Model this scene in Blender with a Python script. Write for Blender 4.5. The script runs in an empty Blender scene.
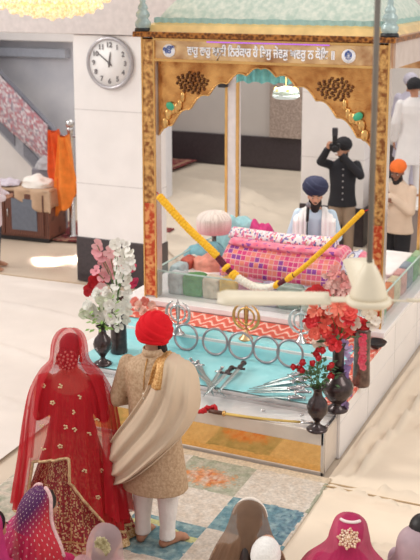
import bpy, bmesh, math, random
from mathutils import Vector, Matrix, noise
from mathutils import Euler
PI = math.pi
R = math.radians
rnd = random.Random(7)
scene = bpy.context.scene
COL = scene.collection

# ------------------------------------------------------------------ camera
F, PPX, PPY, YH, YAW, HC = 1020., 210., 180., -20., R(24.2), 4.1
PIT = math.atan((PPY - YH) / F)
FH = Vector((-math.sin(YAW), math.cos(YAW), 0))
RT = Vector((math.cos(YAW), math.sin(YAW), 0))
FW = FH * math.cos(PIT) - Vector((0, 0, math.sin(PIT)))
UP = FH * math.sin(PIT) + Vector((0, 0, math.cos(PIT)))
CAM = Vector((0, 0, HC))
def ray(x, y): return FW + RT * ((x - PPX) / F) - UP * ((y - PPY) / F)
def az(x, y, z=0.):                # a point of the photo on the level plane z
    r = ray(x, y); return CAM + r * ((z - HC) / r.z)
def ay(x, y, Y):                   # a point of the photo on the upright plane y = Y
    r = ray(x, y); return CAM + r * (Y / r.y)

cd = bpy.data.cameras.new('camera'); cam = bpy.data.objects.new('camera', cd); COL.objects.link(cam)
cam.matrix_world = Matrix(((RT.x, UP.x, -FW.x, 0), (RT.y, UP.y, -FW.y, 0), (RT.z, UP.z, -FW.z, HC), (0, 0, 0, 1)))
cd.sensor_fit = 'VERTICAL'; cd.sensor_height = 36; cd.sensor_width = 27
cd.lens = F / 560 * 36
cd.shift_y = -(280 - PPY) / 560
cd.clip_end = 200
cd.dof.use_dof = True; cd.dof.focus_distance = 7.6; cd.dof.aperture_fstop = 3.0
scene.camera = cam

# ------------------------------------------------------------------ materials
def lin(c):
    if isinstance(c, str):
        c = c.lstrip('#'); c = [int(c[i:i + 2], 16) / 255 for i in (0, 2, 4)]
    return tuple(((v / 12.92) if v <= .04045 else ((v + .055) / 1.055) ** 2.4) for v in c)
MATS = {}
def mat(name, c='#ffffff', rough=.6, metal=0., var=.12, scale=14., bump=0., bscale=60., c2=None, attr=False,
        emit=0., alpha=1., sheen=0., spec=.5, trans=0., kind='noise', coat=0., ramp=(.35, .7), transl=0.):
    if name in MATS: return MATS[name]
    m = bpy.data.materials.new(name); MATS[name] = m
    m.use_nodes = True
    nt = m.node_tree; N = nt.nodes; L = nt.links
    b = N['Principled BSDF']; out = N['Material Output']
    rgb = lin(c)
    tc = N.new('ShaderNodeTexCoord')
    if kind == 'voronoi':
        tx = N.new('ShaderNodeTexVoronoi'); tx.inputs['Scale'].default_value = scale; fac = tx.outputs['Distance']
    elif kind == 'wave':
        tx = N.new('ShaderNodeTexWave'); tx.inputs['Scale'].default_value = scale; tx.inputs['Distortion'].default_value = 4; fac = tx.outputs['Fac']
    else:
        tx = N.new('ShaderNodeTexNoise'); tx.inputs['Scale'].default_value = scale; tx.inputs['Detail'].default_value = 4; fac = tx.outputs['Fac']
    L.new(tc.outputs['Object'], tx.inputs['Vector'])
    rp = N.new('ShaderNodeValToRGB'); L.new(fac, rp.inputs['Fac'])
    rp.color_ramp.elements[0].position, rp.color_ramp.elements[1].position = ramp
    if c2 is not None:
        rp.color_ramp.elements[0].color = (*lin(c2), 1); rp.color_ramp.elements[1].color = (*rgb, 1)
        colout = rp.outputs['Color']
    else:
        lo = 1 - var
        rp.color_ramp.elements[0].color = (lo, lo, lo, 1); rp.color_ramp.elements[1].color = (1, 1, 1, 1)
        mx = N.new('ShaderNodeMix'); mx.data_type = 'RGBA'; mx.blend_type = 'MULTIPLY'; mx.inputs['Factor'].default_value = 1
        L.new(rp.outputs['Color'], mx.inputs['A'])
        if attr:
            at = N.new('ShaderNodeAttribute'); at.attribute_name = 'Col'; L.new(at.outputs['Color'], mx.inputs['B'])
        else:
            mx.inputs['B'].default_value = (*rgb, 1)
        colout = mx.outputs['Result']
    L.new(colout, b.inputs['Base Color'])
    b.inputs['Roughness'].default_value = rough; b.inputs['Metallic'].default_value = metal
    b.inputs['Specular IOR Level'].default_value = spec
    if sheen: b.inputs['Sheen Weight'].default_value = sheen
    if coat: b.inputs['Coat Weight'].default_value = coat
    if emit:
        L.new(colout, b.inputs['Emission Color']); b.inputs['Emission Strength'].default_value = emit
    if bump:
        t2 = N.new('ShaderNodeTexNoise'); t2.inputs['Scale'].default_value = bscale; L.new(tc.outputs['Object'], t2.inputs['Vector'])
        bp = N.new('ShaderNodeBump'); bp.inputs['Strength'].default_value = bump; bp.inputs['Distance'].default_value = .02
        L.new(t2.outputs['Fac'], bp.inputs['Height']); L.new(bp.outputs['Normal'], b.inputs['Normal'])
    if trans: b.inputs['Transmission Weight'].default_value = trans
    sh = b.outputs['BSDF']
    if transl:
        td = N.new('ShaderNodeBsdfTranslucent'); L.new(colout, td.inputs['Color'])
        ms = N.new('ShaderNodeMixShader'); ms.inputs[0].default_value = transl
        L.new(sh, ms.inputs[1]); L.new(td.outputs[0], ms.inputs[2]); sh = ms.outputs[0]
    if alpha < 1:
        tr = N.new('ShaderNodeBsdfTransparent'); ms = N.new('ShaderNodeMixShader'); ms.inputs[0].default_value = alpha
        L.new(tr.outputs[0], ms.inputs[1]); L.new(sh, ms.inputs[2]); sh = ms.outputs[0]
    L.new(sh, out.inputs['Surface'])
    return m

# ------------------------------------------------------------------ mesh building
def link(o, parent=None):
    COL.objects.link(o)
    if parent: o.parent = parent
    return o
class MB:
    def __init__(s): s.v = []; s.f = []; s.c = []; s.col = (1, 1, 1)
    def add(s, vs, fs, cols=None, M=None):
        o = len(s.v)
        s.v += [(M @ Vector(p)) if M else Vector(p) for p in vs]
        for i, f in enumerate(fs):
            s.f.append([o + k for k in f]); s.c.append(cols[i] if cols else s.col)
        return s
    def box(s, a, b, M=None):
        (x0, y0, z0), (x1, y1, z1) = a, b
        vs = [(x0, y0, z0), (x1, y0, z0), (x1, y1, z0), (x0, y1, z0), (x0, y0, z1), (x1, y0, z1), (x1, y1, z1), (x0, y1, z1)]
        return s.add(vs, [(3, 2, 1, 0), (4, 5, 6, 7), (0, 1, 5, 4), (1, 2, 6, 5), (2, 3, 7, 6), (3, 0, 4, 7)], None, M)
    def grid(s, fn, nu, nv, col=None, cu=False, cv=False, M=None):
        vs = []; U = nu if cu else nu + 1; V = nv if cv else nv + 1
        for j in range(V):
            for i in range(U): vs.append(fn(i / nu, j / nv))
        fs = []; cs = []
        for j in range(nv):
            for i in range(nu):
                i2 = (i + 1) % U; j2 = (j + 1) % V
                fs.append((j * U + i, j * U + i2, j2 * U + i2, j2 * U + i))
                cs.append(col((i + .5) / nu, (j + .5) / nv) if col else s.col)
        return s.add(vs, fs, cs, M)
    def loft(s, rings, caps=True, M=None, col=None):
        n = len(rings[0]); vs = [p for r in rings for p in r]; fs = []
        for j in range(len(rings) - 1):
            for i in range(n):
                k = (i + 1) % n; fs.append((j * n + i, j * n + k, (j + 1) * n + k, (j + 1) * n + i))
        if caps:
            fs.append(tuple(reversed(range(n)))); b = (len(rings) - 1) * n; fs.append(tuple(range(b, b + n)))
        return s.add(vs, fs, None, M)
    def stack(s, prof, n=24, caps=True, M=None, wav=0, wn=9, ph=0):   # prof: (z, rx, ry, cx, cy)
        rings = []
        for k, p in enumerate(prof):
            z, rx, ry = p[:3]; cx, cy = (p[3], p[4]) if len(p) > 3 else (0, 0)
            w = wav * (k / (len(prof) - 1)) if wav else 0
            rings.append([(cx + rx * math.cos(a) * (1 + w * math.sin(wn * a + ph)), cy + ry * math.sin(a) * (1 + w * math.sin(wn * a + ph)), z)
                          for a in (2 * PI * i / n for i in range(n))])
        return s.loft(rings, caps, M)
    def lathe(s, prof, n=24, M=None):                    # prof: (r, z)
        return s.stack([(z, r, r) for r, z in prof], n, True, M)
    def ell(s, c, r, rot=None, nu=14, nv=9):
        r = (r, r, r) if not hasattr(r, '__len__') else r
        c = Vector(c); vs = [Vector((0, 0, -r[2]))]; 
        for j in range(1, nv):
            t = PI * j / nv
            for i in range(nu):
                a = 2 * PI * i / nu; vs.append(Vector((r[0] * math.sin(t) * math.cos(a), r[1] * math.sin(t) * math.sin(a), -r[2] * math.cos(t))))
        vs.append(Vector((0, 0, r[2])))
        vs = [c + ((rot @ v) if rot else v) for v in vs]
        fs = [(0, 1 + (i + 1) % nu, 1 + i) for i in range(nu)]
        for j in range(nv - 2):
            for i in range(nu):
                k = (i + 1) % nu; fs.append((1 + j * nu + i, 1 + j * nu + k, 1 + (j + 1) * nu + k, 1 + (j + 1) * nu + i))
        t = len(vs) - 1; b = 1 + (nv - 2) * nu
        fs += [(b + i, b + (i + 1) % nu, t) for i in range(nu)]
        return s.add(vs, fs)
    def tube(s, pts, rad, n=8, caps=True, cyc=False, flat=1.):
        pts = [Vector(p) for p in pts]; m = len(pts)
        if not hasattr(rad, '__len__'): rad = [rad] * m
        rings = []; ref = None
        for k in range(m):
            a = pts[(k - 1) % m] if (k or cyc) else pts[0]; b = pts[(k + 1) % m] if (k < m - 1 or cyc) else pts[-1]
            t = (b - a).normalized()
            if ref is None:
                ref = Vector((0, 0, 1)) if abs(t.z) < .9 else Vector((1, 0, 0))
            x = t.cross(ref).normalized(); y = x.cross(t).normalized(); ref = y
            rings.append([pts[k] + x * (rad[k] * math.cos(2 * PI * i / n)) + y * (rad[k] * flat * math.sin(2 * PI * i / n)) for i in range(n)])
        if cyc: rings.append(rings[0]); caps = False
        return s.loft(rings, caps)
    def cap(s, a, b, ra, rb, n=12):                      # capsule
        s.tube([a, b], [ra, rb], n); s.ell(a, ra, None, n, 8); s.ell(b, rb, None, n, 8); return s
    def build(s, name, m, parent=None, smooth=True, bevel=0., remesh=0., sub=0, solid=0., smoothn=0, loc=None):
        me = bpy.data.meshes.new(name); me.from_pydata([tuple(v) for v in s.v], [], s.f)
        ca = me.color_attributes.new('Col', 'FLOAT_COLOR', 'CORNER')
        d = []
        for f, c in zip(s.f, s.c):
            d += [c[0], c[1], c[2], 1.] * len(f)
        if len(d) == len(ca.data) * 4: ca.data.foreach_set('color', d)
        me.materials.append(m)
        me.polygons.foreach_set('use_smooth', [smooth] * len(me.polygons))
        me.update()
        o = bpy.data.objects.new(name, me); link(o, parent)
        if loc: o.location = loc
        if solid:
            q = o.modifiers.new('s', 'SOLIDIFY'); q.thickness = solid; q.offset = 0
        if bevel:
            q = o.modifiers.new('b', 'BEVEL'); q.width = bevel; q.segments = 2; q.limit_method = 'ANGLE'
        if remesh:
            q = o.modifiers.new('r', 'REMESH'); q.mode = 'VOXEL'; q.voxel_size = remesh; q.use_smooth_shade = True
            if smoothn:
                q = o.modifiers.new('sm', 'SMOOTH'); q.iterations = smoothn; q.factor = .5
        if sub:
            q = o.modifiers.new('sub', 'SUBSURF'); q.levels = sub; q.render_levels = sub
        return o
def tag(o, label=None, cat=None, group=None, kind=None):
    if label: o['label'] = label
    if cat: o['category'] = cat
    if group: o['group'] = group
    if kind: o['kind'] = kind
    return o
def thing(name, label, cat, loc=(0, 0, 0), rz=0., group=None):
    o = bpy.data.objects.new(name, None); o.empty_display_size = .1; link(o)
    o.location = loc; o.rotation_euler = (0, 0, rz)
    return tag(o, label, cat, group)
def dup(root, loc=None, rz=None, label=None):
    def cp(o, p):
        c = o.copy(); link(c, p)
        for ch in list(o.children): cp(ch, c)
        return c
    kids = list(root.children)
    r = root.copy(); COL.objects.link(r)
    for ch in kids: cp(ch, r)
    if loc is not None: r.location = loc
    if rz is not None: r.rotation_euler = (0, 0, rz)
    if label: r['label'] = label
    return r
def text(body, name, size, m, parent, M, extrude=.004, offset=0., align='CENTER', xs=1.):
    c = bpy.data.curves.new(name, 'FONT'); c.body = body; c.size = size; c.extrude = extrude; c.offset = offset
    c.align_x = align; c.align_y = 'CENTER'
    c.materials.append(m)
    tmp = bpy.data.objects.new('tmp', c); COL.objects.link(tmp); bpy.context.view_layer.update()
    me = bpy.data.meshes.new_from_object(tmp.evaluated_get(bpy.context.evaluated_depsgraph_get()))
    bpy.data.objects.remove(tmp); bpy.data.curves.remove(c)
    me.name = name; me.materials.clear(); me.materials.append(m)
    o = bpy.data.objects.new(name, me); link(o, parent); o.matrix_local = M @ Matrix.Diagonal((xs, 1, 1, 1)); return o
UPRIGHT = Matrix.Rotation(PI / 2, 4, 'X')                # text read from -Y
def nz(x, y, z=0., s=1.): return noise.noise(Vector((x * s, y * s, z * s)))
def lerp(a, b, t): return a + (b - a) * t
def ipol(tab, t):
    for (a, va), (b, vb) in zip(tab, tab[1:]):
        if t <= b:
            k = (t - a) / (b - a) if b > a else 0; k = max(0, k)
            return lerp(va, vb, k) if not hasattr(va, '__len__') else [lerp(p, q, k) for p, q in zip(va, vb)]
    return tab[-1][1]
def cmix(a, b, t): t = max(0, min(1, t)); return tuple(lerp(p, q, t) for p, q in zip(a, b))
def L3(c): return lin(c)

def ipolc(tab, t):                                     # smooth version of ipol
    n = len(tab)
    for i in range(n - 1):
        if t <= tab[i + 1][0]:
            a, b = tab[i], tab[i + 1]; h = b[0] - a[0]; k = max(0, (t - a[0]) / h); out = []
            p, q = tab[max(0, i - 1)], tab[min(n - 1, i + 2)]
            for j in range(len(a[1])):
                m0 = (b[1][j] - p[1][j]) / (b[0] - p[0]) if i else (b[1][j] - a[1][j]) / h
                m1 = (q[1][j] - a[1][j]) / (q[0] - a[0]) if i < n - 2 else (b[1][j] - a[1][j]) / h
                k2, k3 = k * k, k * k * k
                out.append((2 * k3 - 3 * k2 + 1) * a[1][j] + (k3 - 2 * k2 + k) * h * m0 + (-2 * k3 + 3 * k2) * b[1][j] + (k3 - k2) * h * m1)
            return out
    return tab[-1][1]
# common materials
M_white = mat('white_marble', '#f3eeec', .35, var=.06, scale=3)
M_wall = mat('grey_marble_wall', '#ecebef', .4, c2='#d3d4dc', scale=1.2, ramp=(.3, .65))
M_backwall = mat('pale_wall', '#cbc4bf', .5, var=.08, scale=1.5)
M_granite = mat('dark_granite', '#453c40', .3, var=.3, scale=30)
M_gold = mat('carved_gold', '#e3b06c', .28, .7, c2='#8f5a34', scale=20, ramp=(.36, .62), bump=.5, bscale=45)
M_goldred = mat('carved_red_gold', '#eba468', .34, .5, c2='#c24a2a', scale=20, ramp=(.42, .58), bump=.5, bscale=45)
M_goldp = mat('plain_gold', '#e6b672', .25, .8, var=.15, scale=8)
M_silver = mat('polished_steel', '#d8d6d6', .22, .9, var=.15, scale=8)
M_steel = mat('grey_steel', '#b3a9ad', .3, .8, var=.2, scale=10)
M_black = mat('black_plastic', '#1c1b1f', .45, var=.2)
M_dark = mat('dark_bronze', '#4b3a3a', .28, .5, c2='#2c2122', scale=18, coat=.4)
M_bronze = mat('brown_bronze', '#7a6258', .32, .5, c2='#4a3834', scale=20, coat=.3)
M_glass = mat('clear_glass', '#cfe3df', .05, 0, alpha=.11, spec=.6)
M_crystal = mat('aqua_crystal', '#bdd3d3', .12, .1, var=.3, scale=18, alpha=.8)
M_skin = mat('brown_skin', '#b98468', .55, var=.12, scale=20)
M_skinl = mat('fair_brown_skin', '#cf9b80', .55, var=.1, scale=20)
M_hair = mat('black_hair', '#1d1517', .5, var=.5, scale=50)
M_beard = mat('black_beard', '#221a1b', .7, var=.5, scale=60)
# ================================================================== ROOM
def struct(o): o['kind'] = 'structure'; return o
M_floor = mat('floor_marble', '#dccbb8', .35, c2='#cdb9a4', scale=.9)
struct(MB().box((-17, 1, -.2), (5, 21, -.012)).build('floor', M_floor, smooth=False))
struct(MB().box((-17.2, 20.9, -.2), (5, 21.2, 5.5)).build('wall_back', M_backwall, smooth=False))
struct(MB().box((-17, 20.82, 0), (5, 20.9, .70)).build('baseboard_back', M_granite, smooth=False, bevel=.01))
struct(MB().box((-17.3, 1, -.2), (-17.0, 21.2, 5.5)).build('wall_left', M_wall, smooth=False))
struct(MB().box((-17, 17.0, 0), (-8.55, 17.25, 5.5)).build('wall_stair', M_wall, smooth=False))
# textured panel on the back wall
pw = MB(); a0 = ay(271, 100, 20.8); a1 = ay(303, 100, 20.8)
pw.box((a0.x, 20.72, .72), (a1.x, 20.9, 3.2))
struct(pw.build('trim_1', mat('rough_stone_panel', '#b5a296', .8, c2='#8f7f76', scale=30, kind='voronoi'), smooth=False))
# columns
def column(name, x0, x1, y0, y1, z1):
    r = bpy.data.objects.new(name, None); link(r); struct(r); r.location = (0, 0, 0)
    MB().box((x0, y0, .62), (x1, y1, z1)).build('shaft', M_white, r, False, bevel=.008)
    MB().box((x0 - .015, y0 - .015, 0), (x1 + .015, y1 + .015, .63)).build('granite_base', M_granite, r, False, bevel=.01)
    for z in (1.38, 2.39):
        MB().box((x0 - .003, y0 - .003, z), (x1 + .003, y1 + .003, z + .012)).build('seam', mat('seam_grey', '#dcd6d4', .6), r, False)
    return r
column('column', -7.27, -6.02, 11.72, 11.97, 3.39)
column('column', -5.17, -4.15, 15.0, 15.6, 5.2)
struct(MB().box((-8.9, 11.66, 3.40), (-5.2, 12.0, 5.2)).build('ceiling_beam', mat('beam_plaster', '#ddd3d0', .7), smooth=False, bevel=.01))
struct(MB().box((-16.8, 16.55, 2.95), (-8.9, 17.0, 3.25)).build('trim_2', M_white, smooth=False, bevel=.02))
struct(MB().box((-16.8, 16.8, 2.62), (-10.6, 17.0, 2.80)).build('trim_3', mat('pale_frame', '#bfc4d0', .4), smooth=False, bevel=.02))
struct(MB().box((-16.9, 16.3, 3.6), (-8.9, 17.0, 4.2)).build('trim_4', M_white, smooth=False, bevel=.02))
# raised gallery at the right rear, with a dark riser
struct(MB().box((-3.85, 14.35, 0), (4.8, 20.8, .88)).build('floor_gallery', mat('gallery_riser', '#8f827f', .5, var=.15, scale=2), smooth=False, bevel=.01))
struct(MB().box((-3.87, 14.3, .84), (4.8, 20.8, .90)).build('trim_5', M_white, smooth=False, bevel=.01))

# stair with solid parapet against the left wall
st = bpy.data.objects.new('staircase', None); link(st); struct(st)
def sl(x): return .35 + (-10.4 - x) * .87
mb = MB()
for k in range(13):
    x = -10.5 - k * .30; mb.box((x - .30, 15.95, 0), (x, 16.95, .19 * (k + 1)))
mb.build('steps', M_white, st, False)
mb = MB()
def para(y, x0, x1, lo, hi): return [(x0, y, sl(x0) + lo), (x1, y, sl(x1) + lo), (x1, y, sl(x1) + hi), (x0, y, sl(x0) + hi)]
def slab(y0, y1, x0, x1, lo, hi):
    m = MB(); m.loft([para(y0, x0, x1, lo, hi), para(y1, x0, x1, lo, hi)]); return m
M_rail = mat('grey_rail', '#989aa6', .35, .3, var=.15)
slab(15.8, 15.95, -14.4, -10.0, -.02, .40).build('stringer', mat('stringer_grey', '#b3b4bd', .4, var=.15), st, False)
for k in range(6):
    x = -10.5 - k * .62
    slab(15.77, 15.8, x - .42, x, .06, .30).build('stringer_panel', mat('slate_panel', '#83848f', .4), st, False)
slab(15.82, 15.95, -14.4, -10.0, 1.02, 1.14).build('handrail', M_rail, st, False)
slab(15.87, 15.92, -14.4, -10.0, .40, 1.02).build('balustrade_panel', mat('balustrade_glass', '#a8abb8', .2, var=.2), st, False)
mb = MB(); mb.add([(-14.4, 15.9, 0), (-10.2, 15.9, 0), (-10.2, 15.9, .2), (-14.4, 15.9, sl(-14.4))], [(0, 1, 2, 3)])
mb.build('side_wall', M_white, st, False)
# patterned cloth over the banister
pal = [L3(c) for c in ('#b5707c', '#cfc3c8', '#b98a94', '#e6dfe2', '#8d8494', '#c0606a', '#b9b0ba')]
def drape(u, v):
    x = lerp(-13.9, -10.35, u); return (x, 15.74 - .05 * math.sin(v * 3) + .025 * nz(x * 5, v * 3), sl(x) + 1.17 - v * (.72 + .22 * math.sin(u * PI)))
o = MB().grid(drape, 90, 22, lambda u, v: cmix(pal[int(abs(nz(u * 40, v * 11)) * 13) % 7], L3('#cbb9c0'), .25)).build('draped_cloth', mat('painted_cloth', attr=True, rough=.9, var=.1), solid=.01)
tag(o, 'red, white and grey patterned cloth spread over the stair banister', 'cloth')

# ------------------------------------------------------------------ white sheets over the floor
M_sheet = mat('white_sheet', '#f0dec8', .85, var=.06, scale=2.5, bump=.12, bscale=6)
M_sheetl = mat('pale_sheet', '#e6dbd3', .85, var=.06, scale=2.5, bump=.12, bscale=6)
M_sheetb = mat('cream_sheet', '#d9cbb9', .85, var=.1, scale=2.5, bump=.2, bscale=5)
def sheet(name, pts, folds, label, m, z0=.0, nu=150, nv=150, amp=.012, shade_edges=()):
    A, B, C, D = [Vector(p) for p in pts]              # corners in order
    def fn(u, v):
        p = (A * (1 - u) + B * u) * (1 - v) + (D * (1 - u) + C * u) * v
        z = z0 + amp * (1 + nz(p.x, p.y, 3, 1.3)) + amp * .6 * abs(nz(p.x * 1.2 + p.y * 3, p.y * 1.5 - p.x * .6, 9, 1.))
        for (fx, fy, gx, gy, h, w) in folds:
            d = Vector((gx - fx, gy - fy)); L = d.length; d /= L
            q = Vector((p.x - fx, p.y - fy)); t = q.dot(d) / L
            if -.03 < t < 1.03:
                wob = .05 * nz(t * 5, fx, 1); sd_ = q.x * d.y - q.y * d.x + wob; dist = sd_ if sd_ > 0 else -sd_ * 3.5
                z += 2.3 * h * max(0, 1 - dist / w) ** 1.5 * min(1, max(0, 6 * min(t + .03, 1.03 - t)))
        return (p.x, p.y, z)
    o = MB().grid(fn, nu, nv).build(name, m)
    shade_mat = mat('sheet_fold_shade', '#c8ab88', .9, var=.2)  # darker beige tube: shade of the fold line drawn along the sheet edge
    for side in shade_edges:
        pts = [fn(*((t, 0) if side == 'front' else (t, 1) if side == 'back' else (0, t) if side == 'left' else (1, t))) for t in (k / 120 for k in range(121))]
        MB().tube([(x, y, z + .006) for x, y, z in pts], .009, 6, flat=.6).build('cloth_edge', shade_mat, o)
    return tag(o, label, 'floor sheet', 'white sheets over the hall floor')
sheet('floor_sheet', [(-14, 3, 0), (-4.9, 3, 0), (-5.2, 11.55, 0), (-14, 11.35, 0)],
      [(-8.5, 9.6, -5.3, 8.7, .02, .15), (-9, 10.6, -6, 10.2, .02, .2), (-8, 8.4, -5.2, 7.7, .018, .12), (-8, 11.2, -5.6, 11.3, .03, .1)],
      'pale floor sheet left of the bride with its far edge before the white column', M_sheetl, shade_edges=('back',))
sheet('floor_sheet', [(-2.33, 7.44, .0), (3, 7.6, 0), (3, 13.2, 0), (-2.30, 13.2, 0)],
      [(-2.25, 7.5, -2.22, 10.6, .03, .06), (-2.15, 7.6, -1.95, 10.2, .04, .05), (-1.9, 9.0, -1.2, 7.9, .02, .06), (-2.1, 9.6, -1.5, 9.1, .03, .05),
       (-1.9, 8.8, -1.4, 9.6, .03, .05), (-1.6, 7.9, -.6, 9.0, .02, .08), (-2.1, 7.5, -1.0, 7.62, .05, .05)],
      'cream floor sheet bunched along the white side of the stage', M_sheet, shade_edges=('front',))
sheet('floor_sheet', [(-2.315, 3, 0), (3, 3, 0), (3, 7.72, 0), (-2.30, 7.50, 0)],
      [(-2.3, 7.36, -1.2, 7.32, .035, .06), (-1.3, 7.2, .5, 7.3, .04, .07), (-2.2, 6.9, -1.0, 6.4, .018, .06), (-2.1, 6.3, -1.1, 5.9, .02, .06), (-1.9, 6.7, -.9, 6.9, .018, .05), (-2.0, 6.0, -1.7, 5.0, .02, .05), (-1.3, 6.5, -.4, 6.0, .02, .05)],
      'cream floor sheet in the right corner behind the seated women', M_sheet, shade_edges=('back',))
sheet('floor_sheet', [(-5.6, 12.2, 0), (-1, 12.3, 0), (-3.9, 20.7, 0), (-13, 20.7, 0)],
      [(-11, 19.2, -6.5, 17.4, .10, .5), (-9, 16.2, -5.8, 15.0, .05, .3), (-10, 18, -6, 16.5, .06, .25), (-7.5, 14.5, -5, 13.5, .04, .2)],
      'rumpled cream floor sheet behind the canopy', M_sheetb, nu=120, nv=90)
# red rugs at the rear
def rug_red(p, sx, sy, label, rz=0):
    pr = [L3(c) for c in ('#7d2630', '#8f3a3c', '#5f2029', '#b58a72')]
    def fc(u, v):
        e = min(u, 1 - u, (v), (1 - v))
        return pr[3] if .06 < e < .1 else pr[int(abs(nz(u * 18, v * 18, 2)) * 8) % 3] if rnd.random() > .12 else pr[3]
    o = MB().grid(lambda u, v: ((u - .5) * sx, (v - .5) * sy, .03 + .012 * nz(u * 6, v * 6)), 40, 40, fc).build('red_rug', mat('rug_pile', attr=True, rough=.95, var=.25, scale=40), solid=.012, loc=p)
    o.rotation_euler.z = rz; tag(o, label, 'rug')
rug_red((-8.2, 14.1, 0), 1.9, 1.3, 'dark red patterned rug by the wooden cabinet', .1)
rug_red((-10.6, 19.9, .06), 2.0, 1.5, 'dark red rug on the floor at the rear behind the canopy')

# ------------------------------------------------------------------ wooden cabinet at the left and its things
cb = thing('cabinet', 'dark wooden cabinet with glass door under a beige cloth', 'cabinet', (-9.35, 13.5, 0), .06)
M_wood = mat('dark_wood', '#7a4b3b', .45, c2='#512f27', scale=9, kind='wave')
mb = MB(); mb.box((-.62, -.26, .06), (.58, .3, .80)); mb.build('carcass', M_wood, cb, False, bevel=.012)
MB().box((-.64, -.28, .80), (.60, .32, .84)).build('worktop', mat('table_top', '#b99a80', .5), cb, False, bevel=.01)
MB().box((-.60, -.24, 0), (.56, .28, .06)).build('plinth', M_black, cb, False)
d = MB(); d.box((-.2, -.285, .10), (.5, -.26, .77)); d = d.build('door', M_wood, cb, False, bevel=.006)
MB().box((-.08, -.295, .18), (.38, -.282, .69)).build('glass_pane', mat('cabinet_glass', '#6f7684', .15), d, False)
MB().tube([(-.14, -.30, .38), (-.14, -.32, .40), (-.14, -.32, .5), (-.14, -.30, .52)], .008).build('handle', M_silver, d)
d2 = MB().box((-.6, -.285, .10), (-.22, -.26, .77)).build('door', M_wood, cb, False, bevel=.006)
MB().tube([(-.26, -.30, .38), (-.26, -.32, .40), (-.26, -.32, .5), (-.26, -.30, .52)], .008).build('handle', M_silver, d2)
def tc(u, v):
    x = lerp(-.02, .68, u); y = lerp(-.42, .40, v)
    z = .852 + .005 * nz(u * 5, v * 5)
    if x > .6: z -= (x - .6) * 3.6 ; x = .6 + (x - .6) * .25 + .02 * math.sin(v * 14)
    if y < -.28: z -= (-.28 - y) * 2.6 * (.4 + .9 * u); y = -.29 - .02 * math.sin(u * 14)
    return (x, y, max(z, .5))
o = MB().grid(tc, 40, 40).build('table_cloth', mat('beige_cloth', '#c9a98d', .9, var=.12), None, solid=.006, loc=(-9.35, 13.5, 0)); o.rotation_euler.z = .06
tag(o, 'beige cloth hanging over the corner of the wooden cabinet', 'cloth')
def crumple(name, p, s, m, label, seed, cat='cloth'):
    def fn(u, v):
        a = 2 * PI * u; t = PI * v * .5
        c_ = math.cos(t); r = (1 + .24 * nz(math.cos(a) * 1.6 * c_ + seed, math.sin(a) * 2 * c_, v * 3) + .10 * nz(math.cos(a) * 5 * c_, math.sin(a) * 6 * c_ + seed, v * 7))
        return (s[0] * r * math.cos(a) * math.cos(t), s[1] * r * math.sin(a) * math.cos(t), max(0, s[2] * (math.sin(t)) * (1 + .35 * nz(math.cos(a) * 2 * c_, math.sin(a) * 2 * c_ + seed, v * 2))))
    o = MB().grid(fn, 40, 14, cu=True).build(name, m, loc=p); return tag(o, label, cat)
crumple('folded_cloth', (-9.1, 13.5, .86), (.30, .22, .17), mat('white_cotton', '#f5efe8', .9, var=.08), 'heap of crumpled white cloth on the wooden cabinet', 3)
crumple('folded_cloth', (-9.62, 13.45, .86), (.2, .2, .09), mat('lilac_cotton', '#d6ccd8', .9, var=.08), 'pale lilac cloth beside the white heap on the cabinet', 8)

np_ = thing('newel_post', 'shiny metal post with orange cloths hung on it', 'post', (-8.62, 13.75, 0))
MB().lathe([(.09, 0), (.09, .03), (.05, .05), (.048, 1.74), (.06, 1.76), (.05, 1.80)], 20).build('pole', M_silver, np_)
MB().ell((0, 0, 1.86), .075).build('ball_cap', M_silver, np_)
MB().tube([(-.42, 0, 1.66), (.1, 0, 1.66)], .018).build('peg', M_steel, np_)
def hang(p, w, h, m, label, seed):
    def fn(u, v):
        a = u * 2 * PI; ww = w * (.30 + .70 * min(1, v * 1.15)) * (1 - .25 * max(0, v - .8) / .2) * (1 + .18 * math.sin(3 * a + seed) * v)
        return (math.cos(a) * ww * .5 + .10 * v * math.sin(seed), math.sin(a) * .10 * (1 + .5 * math.sin(5 * a + seed)) , -h * v * (1 + .16 * math.cos(a + seed) + .05 * math.sin(4 * a)) + .03 + .02 * math.sin(2 * a))
    o = MB().grid(fn, 40, 16, cu=True).build('hanging_cloth', m, loc=p); tag(o, label, 'cloth')
hang((-8.86, 13.64, 1.72), .42, .78, mat('orange_red_cloth', '#f4652c', .85, var=.25, scale=8), 'red-orange cloth hung at the top of the metal post', 1.2)
hang((-8.62, 13.55, 1.66), .46, 1.12, mat('orange_cloth', '#ff8f36', .85, var=.25, scale=8), 'long bright orange cloth hanging down the metal post', 2.9)
crumple('folded_cloth', (-9.2, 14.0, 1.06), (.22, .2, .22), mat('grey_bag', '#b9b7bb', .9), 'pale grey bundle behind the orange cloths', 5, 'bundle')
MB_ = MB().box((-.25, -.15, 0), (.25, .15, 1.06)).build('storage_stand', mat('grey_stand', '#8b8790', .5), None, False, bevel=.02, loc=(-9.2, 14.0, 0))
tag(MB_, 'grey stand behind the cabinet carrying the pale bundle', 'stand')

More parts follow.
